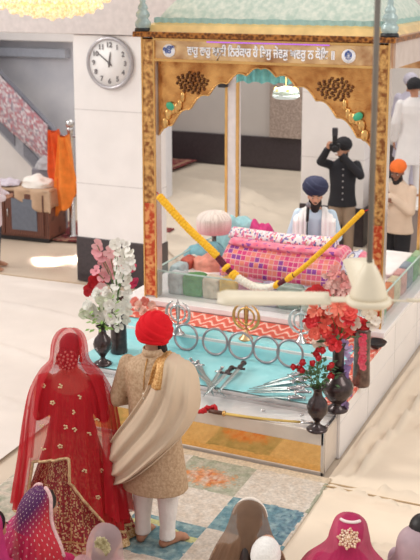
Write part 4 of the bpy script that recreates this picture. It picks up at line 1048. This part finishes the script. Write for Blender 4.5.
# gathered loop of the shawl hanging by the left hip
def loop(u, v):
    p = Vector((-.315 + .06 * v, -.13 + .20 * u, .74 - .24 * math.sin(PI * u) * (.55 + .45 * v) - .12 * v))
    p.x += .018 * math.sin(v * 14); return p
MB().grid(lambda u, v: loop(u, v), 30, 20).build('shawl_loop', mat('beige_shawl'), shw, solid=.006)
def emb(u, v):
    q = shawl(lerp(.0, .34, u), lerp(.02, .30, v)); q.y -= .010; q.z += .006; return q
MB().grid(emb, 30, 14).build('gold_embroidery', mat('shawl_gold', '#d9ae72', .5, .35, c2='#c08a4d', scale=70, kind='voronoi', bump=.4), shw, solid=.003)

# ------------------------------------------------------------------ BRIDE
b0 = Vector((-3.80, 5.98, .03))
br = thing('person', 'bride standing in red gold-embroidered lehenga under a sheer red veil', 'person', tuple(b0), R(20))
hc = (0, .035, 1.43); Rh = headrot(R(-6), R(20))
BT = [(.80, .17, .12, 0, 0), (.92, .14, .105, 0, 0), (1.08, .15, .11, 0, .01), (1.2, .17, .095, 0, 0), (1.265, .10, .065, 0, 0), (1.31, .05, .05, 0, 0)]
barm = [((-.175, 0, 1.21), (-.235, -.02, .95), (-.12, .20, .95)), ((.175, 0, 1.21), (.235, -.02, .95), (.12, .20, .95))]
body(br, M_skinl, hc, Rh, BT, barm, [((-.09, 0, .82), (-.09, .02, .45), (-.09, 0, .09)), ((.09, 0, .82), (.09, .02, .45), (.09, 0, .09))], hs=.96,
     hands=[((.7, .7, .1), (0, .2, 1), 1), ((-.7, .7, .1), (0, .2, 1), -1)], feet=[(0, 1), (.1, 1)], voxel=.0085)
face(br, hc, Rh, .96)
hr = MB(); hr.ell(Vector(hc) + Rh @ Vector((0, -.02, .035)), (.083, .093, .09), Rh); hr.ell(Vector(hc) + Rh @ Vector((0, -.05, -.02)), (.076, .06, .075), Rh)
hr.build('hair', M_hair, br, remesh=.012)
bun = Vector(hc) + Vector((-.005, -.115, -.03))
hb = MB().ell(bun, (.082, .062, .080)).build('hair_bun', mat('bun_hair', '#3a1418', .5, var=.4, scale=40), br)
mb = MB()
for k in range(26):
    a = k * 2.4; r = .078 * math.sqrt((k + 1) / 26); mb.ell(bun + Vector((r * math.cos(a), -.062 * math.sqrt(max(0, 1 - (r / .085) ** 2)), r * math.sin(a))), .0095, None, 7, 5)
mb.build('bun_flowers', mat('hair_flowers', '#f3d6c2', .6), hb)
M_leh = mat('lehenga_cloth', attr=True, rough=.6, var=.25, scale=50)
ldk, lrd, lgd, lgl = L3('#7d1f26'), L3('#a8232c'), L3('#c79a62'), L3('#e2c496')
def lehc(u, v):
    a, b = int(u * 300), int(v * 90); h, h2 = hsh(a, b), hsh(b + 7, a)
    n = nz(u * 60, v * 16, 3)
    if v > .93: return lgl if h > .4 else lgd
    if .84 < v < .86: return lgd
    st = (u * 26) % 1
    if st < .07: return lgd if h > .3 else lrd
    dens = .30 + .35 * n + (.18 if v > .86 else 0) + (.1 if .4 < st < .7 else 0)
    if h < dens: return cmix(lgd, lgl, h2 * .8) if h2 > .35 else L3('#a8623e')
    return cmix(ldk, lrd, h2)
def skirt(u, v):
    a = 2 * PI * u; z = lerp(.86, .015, v)
    rr = lerp(.165, .45, v ** 1.1); k = 1 + .055 * v * math.sin(14 * a) + .03 * v * math.sin(5 * a + 1)
    return (rr * k * math.cos(a), rr * .86 * k * math.sin(a) - .05 * v, z)
MB().grid(skirt, 300, 90, lehc, cu=True).build('lehenga_skirt', M_leh, br)
def blc(u, v):
    h = hsh(int(u * 50), int(v * 34)); fx, fy = (u * 50) % 1 - .5, (v * 34) % 1 - .5
    return L3('#d08a62') if math.hypot(fx, fy) < .26 and h > .25 else cmix(L3('#a81c28'), L3('#c2303a'), h)
def blouse(u, v):
    a = 2 * PI * u; z = lerp(.80, 1.235, v)
    rx_, ry_ = ipol([(p[0], (p[1], p[2])) for p in BT], z)
    return ((rx_ + .018) * math.cos(a), (ry_ + .016) * math.sin(a) , z - (.10 * max(0, -math.sin(a)) * max(0, v - .7) / .3))
bl = MB().grid(blouse, 120, 50, blc, cu=True).build('blouse', M_leh, br)
for k, (sh, el, wr) in enumerate(barm):
    w = Vector(el).lerp(Vector(wr), .75)
    sm = MB(); pts = [Vector(sh) + Vector((0, 0, .02)), Vector(sh).lerp(Vector(el), .5), Vector(el), w]
    sm.col = L3('#b3252f'); sm.tube(pts, [.066, .058, .052, .042], 18, flat=1.).build('sleeve', M_leh, bl)
for sx in (-1, 1):
    MB().lathe([(.004, .03), (.010, .0), (.014, -.02), (.001, -.03)], 12, Matrix.Translation(Vector(hc) + Rh @ Vector((sx * .082, -.01, -.06)))).build('earring', M_goldp, br)
# veil
M_veil = mat('sheer_red_veil', '#e0182c', .7, var=.1, scale=5, alpha=.60, transl=.35)
VP = [(0., (.004, .004, 1.605, .02)), (.02, (.045, .045, 1.595, .015)), (.05, (.085, .085, 1.562, .0)), (.10, (.108, .118, 1.50, -.02)), (.20, (.125, .135, 1.38, -.025)), (.30, (.205, .145, 1.28, -.01)), (.40, (.275, .165, 1.14, -.01)), (.55, (.315, .20, .92, -.02)), (.72, (.345, .26, .64, -.04)), (.86, (.375, .33, .40, -.06)), (1., (.405, .39, .12, -.08))]
def vbot(u):                                            # how far down each strip reaches, from the left side round the back to the right
    return ipol([(0, .95), (.25, .93), (.28, .70), (.48, .67), (.53, .665), (.535, .76), (.80, .985), (1., 1.0)], u)
def veil(u, v, off=0.):
    a = lerp(R(172), R(368), u)
    vv = v * vbot(u); rx_, ry_, z, cy = ipolc(VP, vv)
    f = max(0, vv - .25); k = 1 + (.05 * math.sin(23 * u * PI + 1) + .035 * math.sin(41 * u * PI + 3 * vv)) * f * 1.3
    return Vector(((rx_ + off) * k * math.cos(a), cy + (ry_ + off) * k * math.sin(a), z))
vl_ = MB().grid(lambda u, v: veil(u, v), 150, 70).build('veil', M_veil, br)
MB().grid(lambda u, v: veil(lerp(.74, 1, u), v * .95, .02 + .02 * v), 60, 60).build('veil_fold', mat('red_veil_fold', '#d3162a', .7, var=.1, alpha=.72, transl=.35), vl_)
MB().grid(lambda u, v: veil(lerp(0, .30, u), v * .97, .018 + .02 * v), 60, 60).build('veil_fold', mat('red_veil_fold'), vl_)
M_lace = mat('gold_lace', '#e0bd8d', .5, .3, var=.4, scale=90)
MB().tube([veil(k / 239, 1, .003) for k in range(240)], .011, 6).build('edge_lace', M_lace, vl_)
for u, v in ((.12, .52), (.2, .62), (.28, .5), (.33, .78), (.4, .62), (.45, .5), (.5, .8), (.55, .6), (.6, .48), (.66, .66), (.62, .86), (.72, .56), (.75, .78), (.82, .66), (.86, .5), (.9, .8), (.36, .92), (.7, .92), (.8, .9), (.56, .7), (.15, .8), (.47, .92)):
    c = veil(u, v, .008); mb = MB()
    for q in range(3 + int(u * 50) % 3):
        a = q * 2 * PI / 5 + u * 9; mb.ell(c + Vector((.012 * math.cos(a), 0, .012 * math.sin(a))), (.009, .004, .007), None, 6, 4)
    mb.build('gold_motif', mat('gold_motif', '#ecd0a4', .5, .2), vl_)

# ------------------------------------------------------------------ PRIEST seated behind the covering
def sit_person(name, label, loc, rz, skin, hc, Rh, arms, hands, coat, coatname, legs_m=None, voxel=.012, s=1., torso=None, curl=.5, facial=True):
    t = thing(name, label, 'person', loc, rz)
    T = torso or [(.03, .19, .15, 0, -.02), (.15, .18, .13, 0, -.01), (.35, .165, .115, 0, .0), (.50, .185, .11, 0, 0), (.575, .13, .08, 0, 0), (.62, .06, .06, 0, .01)]
    lg = [((-.10, 0, .08), (-.33, .26, .10), (.05, .33, .06)), ((.10, 0, .08), (.33, .26, .10), (-.05, .36, .06))]
    mb = MB(); head(mb, hc, Rh, s)
    mb.cap(Vector(hc) + Rh @ Vector((0, -.02, -.06)), (0, .01, .60), .05, .058); mb.stack(T, 22)
    for k, (a, b, c) in enumerate(arms):
        limb(mb, a, b, c, .05, .038, .027); hand(mb, c, hands[k][0], hands[k][1], 1 if k == 0 else -1, 1., curl)
    for a, b, c in lg:
        limb(mb, a, b, c, .085, .06, .04); mb.cap(c, Vector(c) + Vector(((-.14 if c[0] < 0 else .14) * -1, .04, -.02)), .036, .028)
    mb.build('body', skin, t, remesh=voxel, smoothn=2)
    if facial: face(t, hc, Rh, s)
    TT = [(z, a + .022, b + .022, cx, cy) for z, a, b, cx, cy in T[:-1]] + [(.605, .07, .068, 0, .008)]
    garment(t, coatname, coat, TT, arms, .016, .93, .014)
    tm = MB()
    for a, b, c in lg: limb(tm, a, b, Vector(b).lerp(Vector(c), .9), .11, .082, .058)
    tm.stack([(.02, .21, .17, 0, -.02), (.12, .20, .16, 0, -.02)], 20)
    tm.build('trousers', legs_m or coat, t, remesh=.014, smoothn=3)
    return t
hc = (0, .05, .75); Rh = headrot(R(6), R(8))
pr = sit_person('person', 'seated priest in navy turban, light blue shirt and white shawl at the microphone', (-3.66, 11.15, .875), PI + .26, M_skinl, hc, Rh,
    [((-.19, 0, .53), (-.27, .06, .28), (-.14, .27, .22)), ((.19, 0, .53), (.27, .06, .28), (.14, .27, .22))], [((.6, .8, 0), (0, 0, 1)), ((-.6, .8, 0), (0, 0, 1))],
    mat('light_blue_cotton', '#c3d8ea', .85, var=.1, scale=5), 'kurta', mat('white_cotton'))
turban(pr, mat('navy_turban', '#262c4c', .75, var=.2, scale=12), Vector(hc) + Vector((0, -.02, .115)), Rh, (.15, .15, .122), wraps=5, amp=.010, tip=.12, lean=.55)
def beard(t, hc, Rh, L=.07, s=1., m=None):
    b = MB(); hc = Vector(hc)
    b.ell(hc + Rh @ Vector((0, .058, -.112)), (.056, .046, .038 + L * .5), Rh); b.ell(hc + Rh @ Vector((.052, .035, -.06)), (.026, .04, .055), Rh); b.ell(hc + Rh @ Vector((-.052, .035, -.06)), (.026, .04, .055), Rh)
    b.ell(hc + Rh @ Vector((0, .098, -.042)), (.034, .012, .008), Rh)
    return b.build('beard', m or M_beard, t, remesh=.010, smoothn=2)
beard(pr, hc, Rh)
M_wsh = mat('white_shawl', '#f4f2f2', .85, var=.08, scale=5, bump=.3, bscale=14)
def shw2(sx):
    def fn(u, v):
        x = lerp(.075, .235, v) * sx
        z, y = ipol([(0, (.30, -.165)), (.2, (.52, -.13)), (.30, (.615 - .03 * (v * 1.2), -.05)), (.42, (.605 - .035 * v, .06)), (.55, (.48, .15)), (.8, (.25, .18)), (1, (.08, .22))], u)
        z -= .11 * v * v * max(0, 1 - abs(u - .36) * 5); return (x + .02 * sx * u + .008 * math.sin(v * 16), y * (1 - .15 * v) + .012 * math.sin(v * 18 + 2 * u), z)
    return MB().grid(fn, 40, 18)
for sx in (-1, 1): shw2(sx).build('shawl', M_wsh, pr, solid=.01)
# microphone on a short stand
mp = ay(307.5, 208, 10.93)
mi = thing('microphone', 'black microphone on a thin stand in front of the seated priest', 'microphone', (mp.x, 10.93, .87))
zz = mp.z - .87
MB().lathe([(.07, 0), (.07, .01), (.012, .02)], 20).build('base', M_black, mi)
MB().tube([(0, 0, .01), (0, 0, zz - .14)], .008).build('pole', M_black, mi)
MB().tube([(0, 0, zz - .16), (0, .02, zz)], [.016, .02], 12).build('grip', M_black, mi)
MB().ell((0, .025, zz + .03), (.030, .030, .036)).build('mesh_head', mat('mic_mesh', '#8d8c93', .35, .6), mi)

# ------------------------------------------------------------------ STANDING PEOPLE
def stand_person(label, loc, rz, skin, hc, Rh, arms, hands, coat, coatname, cloth_edge, tm, shoes=None, voxel=.012, wide=1., curl=.4, s=1., facial=True, cut=.95):
    t = thing('person', label, 'person', loc, rz)
    T = [(.86, .16, .115, 0, 0), (1.0, .15, .11, 0, .01), (1.2, .165, .115, 0, 0), (1.36, .18, .10, 0, 0), (1.43, .12, .075, 0, 0), (1.48, .06, .06, 0, .01)]
    lg = [((-.09, 0, .86), (-.10, .02, .48), (-.11, 0, .09)), ((.09, 0, .86), (.10, .02, .48), (.11, 0, .09))]
    body(t, skin, hc, Rh, T, arms, lg, hands=hands, feet=[(-.2, 1), (.2, 1)], voxel=voxel, hs=s, curl=curl)
    if facial: face(t, hc, Rh, s)
    a = wide; hw_ = .17 * a + .05 + (.04 if cloth_edge < .6 else 0)
    C = [(cloth_edge, hw_, .15 * a + (.05 if cloth_edge < .6 else .0), 0, 0), (.95, .19 * a, .145 * a, 0, .01), (1.1, .185 * a, .15 * a, 0, .02), (1.26, .205 * a, .145 * a, 0, .01), (1.37, .205 * a, .125, 0, 0), (1.44, .145, .095, 0, 0), (1.50, .075, .075, 0, .005)]
    garment(t, coatname, coat, C, arms, .02, cut, .014)
    tr = MB()
    for sx in (-1, 1): tr.stack([(.04, .07, .075, sx * .11, 0), (.25, .075, .08, sx * .108, .01), (.48, .09, .10, sx * .10, .015), (.75, .11, .125, sx * .09, 0), (.95, .11, .13, sx * .075, 0)], 18)
    tr.build('trousers', tm, t, remesh=.014, smoothn=2)
    return t
# photographer
M_blk = mat('black_shirt', '#24242c', .8, var=.2, scale=6)
hc = (.0, .03, 1.63); Rh = headrot(R(-10), R(6))
ph = stand_person('photographer in black shirt and black turban holding a camera up with both hands', (-4.29, 14.35, .02), PI + .30, M_skin, hc, Rh,
    [((-.20, 0, 1.40), (-.25, .20, 1.28), (.02, .26, 1.58)), ((.20, 0, 1.40), (.33, .12, 1.46), (.235, .24, 1.66))],
    [((.55, .3, .75), (.3, -1, .2), 1), ((-.1, .2, 1), (-.8, -.5, 0), -1)], M_blk, 'shirt', .78, mat('khaki_trousers', '#a28c78', .8, var=.1), curl=.7)
turban(ph, mat('black_turban', '#1f1e24', .8, var=.2), Vector(hc) + Vector((0, -.012, .075)), Rh, (.125, .138, .115), wraps=6, amp=.008)
beard(ph, hc, Rh, .06)
mb = MB()
for k in range(6): mb.ell((-.0, .165, 1.36 - k * .09), .012, None, 8, 6)
mb.build('shirt_buttons', mat('grey_button', '#b8b4b8', .4), ph)
cm = thing('camera', 'black camera with tall flash held in front of the photographer', 'camera', (0, 0, 0))
cmM = Matrix.Translation((-4.29, 14.35, .02)) @ Matrix.Rotation(PI + .30, 4, 'Z') @ Matrix.Translation((.13, .30, 1.71))
cm.matrix_world = cmM
MB().box((-.075, -.04, -.055), (.075, .04, .05)).build('camera_body', M_black, cm, False, bevel=.012)
MB().lathe([(.040, 0), (.042, .05), (.046, .12), (.04, .125), (.001, .10)], 24, Matrix.Translation((0, .04, -.01)) @ Matrix.Rotation(-PI / 2, 4, 'X')).build('lens', M_black, cm)
MB().box((-.035, -.035, .05), (.035, .035, .085)).build('prism', M_black, cm, False, bevel=.01)
fl_ = MB().box((-.038, -.03, .085), (.038, .03, .17)).build('flash', M_black, cm, False, bevel=.008)
MB().box((-.042, -.035, .17), (.042, .04, .28)).build('flash_head', mat('flash_grey', '#34333a', .4), fl_, False, bevel=.012)
# man in orange head cloth
hc = (.0, .04, 1.61); Rh = headrot(R(8), R(18))
om = stand_person('man in orange head cloth and beige shirt, hands raised to his chest', (-3.15, 13.1, 0), PI - .30, mat('deep_brown_skin', '#8a5c48', .55, var=.12), hc, Rh,
    [((-.20, 0, 1.39), (-.25, .10, 1.13), (.0, .22, 1.33)), ((.20, 0, 1.39), (.25, .10, 1.13), (.03, .24, 1.25))],
    [((.6, .2, .7), (0, -1, .2), 1), ((-.7, .1, .6), (0, -1, .2), -1)], mat('beige_shirt', '#dcc4ae', .8, var=.1, scale=5), 'shirt', .80, mat('black_trousers', '#1d1c22', .8, var=.2), wide=1.12, curl=.9)
turban(om, mat('orange_head_cloth', '#f5762a', .75, var=.15), Vector(hc) + Vector((0, -.015, .075)), Rh, (.108, .122, .095), name='head_cloth', wraps=3, amp=.005)
beard(om, hc, Rh, .05)
# men in white on the gallery
M_wk = mat('white_kurta', '#e6e2e2', .85, var=.08, scale=5)
hc = (.0, .03, 1.62); Rh = headrot(R(15), R(12))
wm = stand_person('man in long white kurta and black turban seen from behind at the right edge', (-3.42, 15.0, .90), .35, M_skin, hc, Rh,
    [((-.20, 0, 1.39), (-.27, -.02, 1.10), (-.27, .05, .84)), ((.20, 0, 1.39), (.27, -.02, 1.10), (.27, .05, .84))],
    [((0, .15, -1), (1, 0, 0), 1), ((0, .15, -1), (-1, 0, 0), -1)], M_wk, 'kurta', .50, M_wk, wide=1.05)
turban(wm, mat('black_turban'), Vector(hc) + Vector((0, -.02, .055)), Rh, (.112, .128, .115), wraps=6, amp=.008)
lm = stand_person('person in lavender white clothes behind the man in the long white kurta', (-3.66, 15.75, .90), -.3, M_skin, hc, Rh,
    [((-.20, 0, 1.39), (-.27, .02, 1.10), (-.10, .22, 1.06)), ((.20, 0, 1.39), (.27, .02, 1.10), (.10, .22, 1.06))],
    [((.7, .6, 0), (0, 0, 1), 1), ((-.7, .6, 0), (0, 0, 1), -1)], mat('lavender_kurta', '#cfcbdc', .85, var=.1), 'kurta', .45, mat('lavender_kurta'), wide=1.0, s=.97)
turban(lm, mat('pale_turban', '#c9c4d2', .8), Vector(hc) + Vector((0, -.02, .055)), Rh, (.112, .128, .115), wraps=6, amp=.008)
# person at the left edge
pp = az(-7, 268, 0)
le = stand_person('person in pale lilac kurta and dark trousers cut by the left edge', (pp.x, pp.y, .0), -1.2, M_skin, (.0, .03, 1.62), headrot(0, R(8)),
    [((-.20, 0, 1.39), (-.27, .02, 1.10), (-.10, .22, 1.06)), ((.20, 0, 1.39), (.27, .02, 1.10), (.10, .22, 1.06))],
    [((.7, .6, 0), (0, 0, 1), 1), ((-.7, .6, 0), (0, 0, 1), -1)], mat('lilac_kurta', '#e3d5dc', .85, var=.1), 'kurta', .62, mat('dark_blue_trousers', '#3a3a48', .8))
hh = MB().ell((0, .0, 1.665), (.086, .10, .085)); hh.build('hair', M_hair, le)

# ------------------------------------------------------------------ SEATED WOMEN IN THE FOREGROUND
def seated_veiled(label, top, rz, skin, cloth, veilm, prof, vcol=None, pitch=18, yaw=0, hs=.95, span=(172, 368), folds=.05, nu=120, nv=70, hair=True, kids=None):
    """top: world point of the crown of the veiled head."""
    ch_ = top[2] - .122                                  # head centre height
    loc = (top[0], top[1], .02)
    hc = (0, .04, ch_ - .02); Rh = headrot(R(yaw), R(pitch)); k = (hc[2] - .76)
    t = sit_person('person', label, loc, rz, skin, hc, Rh,
        [((-.165, 0, .50), (-.23, .06, .26), (-.07, .28, .20)), ((.165, 0, .50), (.23, .06, .26), (.07, .28, .20))], [((.7, .7, 0), (0, 0, 1)), ((-.7, .7, 0), (0, 0, 1))],
        cloth, 'kameez', None, .012, hs, [(.03, .18, .15, 0, -.02), (.15, .165, .125, 0, -.01), (.35, .145, .105, 0, 0), (.48, .165, .095, 0, 0), (.545, .11, .07, 0, .0), (.59, .055, .055, 0, .01)])
    if hair:
        h = MB(); h.ell(Vector(hc) + Rh @ Vector((0, -.02, .035)), (.084, .094, .09), Rh); h.ell(Vector(hc) + Rh @ Vector((0, -.06, -.02)), (.076, .06, .08), Rh); h.ell(Vector(hc) + Rh @ Vector((0, -.10, -.05)), (.06, .045, .06), Rh)
        h.build('hair', M_hair, t, remesh=.012)
    z0 = hc[2] + .142
    VPp = [(a, (b, c, z0 - d, e)) for a, b, c, d, e in prof]
    def vf(u, v, off=0.):
        a = lerp(R(span[0]), R(span[1]), u); rx_, ry_, z, cy = ipolc(VPp, v); f = max(0, v - .16)
        q = 1 + (folds * math.sin(19 * u * PI + 1) + folds * .7 * math.sin(37 * u * PI + 3 * v)) * f * 1.5
        return Vector(((rx_ + off) * q * math.cos(a), cy + .02 + (ry_ + off) * q * math.sin(a), max(z, .02)))
    vo = MB().grid(lambda u, v: vf(u, v), nu, nv, vcol).build('veil', veilm, t)
    if kids: kids(t, vo, vf, hc, Rh)
    return t
VS = [(0., .004, .004, 0, .02), (.03, .048, .05, .008, .012), (.08, .090, .095, .042, .0), (.16, .112, .122, .11, -.02), (.26, .122, .13, .20, -.02), (.38, .20, .145, .31, -.01), (.52, .27, .18, .44, -.01), (.75, .31, .26, .64, -.04), (1., .32, .30, .84, -.06)]
VW = [(0., .004, .004, 0, .02), (.03, .050, .052, .008, .012), (.08, .095, .10, .042, .0), (.16, .12, .13, .11, -.02), (.26, .15, .15, .20, -.03), (.38, .265, .19, .31, -.04), (.52, .325, .24, .44, -.05), (.75, .345, .28, .64, -.07), (1., .34, .32, .84, -.08)]
# bandhani veil: rows of pale dots
mg1, mg2, mg3, dot = L3('#c81e6e'), L3('#d32a3a'), L3('#5d1c5e'), L3('#f3d9d2')
def bandh(u, v):
    a, b = u * 26, v * 22; fa, fb = a % 1 - .5, (b + (.5 if int(a) % 2 else 0)) % 1 - .5
    if math.hypot(fa, fb * 1.1) < .13: return dot
    c = cmix(mg1, mg2, max(0, min(1, (u - .35) * 2 + .5 * nz(u * 5, v * 4))))
    if v < .30: c = cmix(mg3, c, max(0, min(1, abs(u - .55) * 3.2 + (v - .22) * 5 - .1)))
    return c
M_band = mat('bandhani_veil', attr=True, rough=.65, var=.12, alpha=.90, transl=.2)
M_wlace = mat('white_lace', '#f3e3e0', .6)
p = az(38, 491, .86)
def bandkids(t, vo, vf, hc, Rh):
    for u in (0, 1): MB().tube([vf(u, .01 + k / 59 * .42, .004) for k in range(60)], .013, 8).build('edge_lace', mat('pink_lace', '#eec0bf', .7, var=.3, scale=60), vo)
seated_veiled('seated woman in magenta and red veil with white dots, left foreground', p, -.45, M_skin, mat('magenta_suit', '#c2205f', .8), M_band, VW, bandh, kids=bandkids, nu=204, nv=180)
p = az(-13, 513, .84)
seated_veiled('woman in plain magenta veil cut by the left edge', p, -.2, M_skin, mat('magenta_suit'), mat('magenta_veil', '#c3246f', .65, var=.15, alpha=.93, transl=.2), [(a, b * (1 if a < .3 else .8), c * (1 if a < .3 else .8), d, e) for a, b, c, d, e in VW])
p = az(105, 529, .80)
def flowerhead(t, vo, vf, hc, Rh):
    mb = MB()
    for k in range(70):
        a = k * 2.4; r = .052 * math.sqrt(k / 70); c = vf(.60, .115, .0); mb.ell(c + Vector((r * math.cos(a), -.010, r * 1.15 * math.sin(a))), .0085, None, 6, 4)
    mb.build('hair_ornament', mat('cream_beads', '#cfc29a', .5, c2='#8d7f55', scale=40), t)
seated_veiled('woman with sheer pale pink veil over a flower hair ornament, front', p, .05, M_skin, mat('rose_suit', '#b98a8c', .8), mat('sheer_pink_veil', '#e3bfc0', .6, alpha=.5, transl=.3), VS, hs=.88, kids=flowerhead)
p = az(249, 506, .86)
M_bveil = mat('sheer_brown_veil', '#8c6a52', .7, var=.2, scale=9, alpha=.75, transl=.25)
def hb_(t, vo, vf, hc, Rh):
    mb = MB()
    for k in range(22):
        a = lerp(R(15), R(165), k / 21); c = Vector(hc) + Rh @ Vector((.104 * math.cos(a), -.0 , .128 * math.sin(a) + .005)); mb.ell(c, .014, None, 8, 6)
    mb.build('headband', mat('pearl_band', '#f5e8dc', .4), t)
    h = MB(); h.tube([Vector(hc) + Vector((0, -.09, -.02)), Vector(hc) + Vector((0, -.13, -.16)), (0, -.15, .30), (0, -.16, .12)], [.085, .10, .095, .06], 16, flat=.45); h.build('long_hair', mat('long_brown_hair', '#33231f', .45, var=.5, scale=50), t)
seated_veiled('woman with pearl headband and sheer brown veil over long dark hair', p, .25, M_skinl, mat('tan_suit', '#a98566', .8), M_bveil, [(a, b * (1 if a < .3 else .78), c * (1 if a < .3 else .72), d, e) for a, b, c, d, e in VW], kids=hb_, folds=.06)
# child with white cap in front of her
p = az(266, 541, .72)
chd = sit_person('person', 'small child in a white cap seated in front of the brown veiled woman', (p.x, p.y, .08), .15, M_skinl, (0, .03, .54), headrot(0, R(8)),
    [((-.12, 0, .37), (-.17, .05, .2), (-.05, .2, .16)), ((.12, 0, .37), (.17, .05, .2), (.05, .2, .16))], [((.7, .7, 0), (0, 0, 1)), ((-.7, .7, 0), (0, 0, 1))],
    mat('tan_jacket', '#d1a789', .8), 'jacket', None, .012, .92, [(.03, .13, .11, 0, -.02), (.2, .125, .10, 0, 0), (.33, .13, .085, 0, 0), (.39, .09, .06, 0, 0), (.43, .045, .045, 0, .01)])
def capf(u, v):
    a = 2 * PI * u; t = v * PI * .56; k = 1 + .02 * math.sin(a * 30)
    return Vector((.088 * k * math.sin(t) * math.cos(a), -.005 + .105 * k * math.sin(t) * math.sin(a), .55 + .108 * math.cos(t)))
MB().grid(capf, 90, 20, cu=True).build('cap', mat('white_knit', '#f2eeea', .9, var=.12, scale=60, bump=.3), chd, solid=.008)
# pink veil with brooch
p = az(350, 518, .85)
def brooch(t, vo, vf, hc, Rh):
    c = vf(.54, .135, .010); n = Vector((.15, -.55, .8)).normalized(); x = Vector((1, 0, 0)); y = n.cross(x)
    mb = MB()
    for q in range(8):
        a = q * PI / 4
        for r, da in ((.02, 0), (.036, .3), (.036, -.3), (.052, .2), (.052, -.2), (.064, 0)): mb.ell(c + (x * math.cos(a + da) + y * math.sin(a + da)) * r + n * .006, .0095, None, 7, 5)
    mb.ell(c + n * .012, .016, None, 8, 6)
    mb.build('brooch', mat('pearl_brooch', '#f1dccb', .3, .3, c2='#d3a57e', scale=60), t)
    MB().tube([vf(lerp(.28, .80, k / 25), .05, .004) for k in range(26)], .010, 6).build('edge_lace', M_wlace, vo)
    for k in range(14): MB().ell(vf(lerp(.70, .97, hsh(k, 3)), lerp(.3, .9, hsh(k, 7)), .004), .008, None, 6, 4).build('gold_motif', mat('gold_motif'), vo)
seated_veiled('woman in bright pink veil with a jewelled flower brooch, right foreground', p, .1, M_skin, mat('pink_suit', '#b01f58', .8), mat('pink_veil', '#cf1f63', .6, c2='#a8124f', scale=6, alpha=.93, transl=.2), VW, kids=brooch, hair=True)
q = az(372, 561, .55); 
# mauve shawl at the right edge
p = az(420, 517, .87)
seated_veiled('woman with dark hair and pale mauve veil cut by the right edge', p, -.5, M_skinl, mat('mauve_suit', '#b79aa6', .8), mat('mauve_veil', '#cdb0b8', .6, alpha=.92, transl=.2), [(a, b, c, d + .07, e - .03) if a > .1 else (a, b, c, d + .08, e - .05) for a, b, c, d, e in VS], hair=True)

# ================================================================== LIGHT
w = bpy.data.worlds.new('world'); scene.world = w; w.use_nodes = True
bg = w.node_tree.nodes['Background']; bg.inputs[0].default_value = (1., .965, .935, 1); bg.inputs[1].default_value = .74
def area(name, loc, to, size, power, col=(1, 1, 1), sy=None, spread=None):
    l = bpy.data.lights.new(name, 'AREA'); l.energy = power; l.color = col; l.size = size
    if sy: l.shape = 'RECTANGLE'; l.size_y = sy
    if spread: l.spread = spread
    o = bpy.data.objects.new(name, l); COL.objects.link(o); o.location = loc
    o.rotation_euler = (Vector(to) - Vector(loc)).to_track_quat('-Z', 'Y').to_euler(); return o
area('side_area_light', (-12, 5, 6.5), (-4, 8, .5), 4, 300, (1, .97, .95))  # soft light of the unseen windows on the left
area('side_area_light', (4, 7, 7), (-2.5, 8.5, .3), 4, 260, (1, .95, .88))  # added soft fill from the right; no window stands there
area('hall_light', (-5.5, 15, 7.5), (-5, 15, 0), 6, 210, (1, .95, .9))
area('canopy_light', (-3.75, 10.9, 3.1), (-3.75, 10.7, 0), .8, 28, (1, .93, .84))
for p, s in (((-8.25, 12.35, 0), .22), ((-7.75, 12.6, 0), .34)):
    area('sun_patch', (p[0] - 2.5, p[1] + 1.5, 6), p, s, 7, (1, .95, .86), s * 1.6, R(2))
sl_ = bpy.data.lights.new('sun', 'SUN'); sl_.energy = .9; sl_.angle = R(9); sl_.color = (1, .95, .87)
so = bpy.data.objects.new('sun', sl_); COL.objects.link(so); so.rotation_euler = Vector((1, .35, -.8)).to_track_quat('-Z', 'Y').to_euler()
vs = scene.view_settings; vs.view_transform = 'Standard'; vs.look = 'None'; vs.exposure = 0.; vs.gamma = 1.0
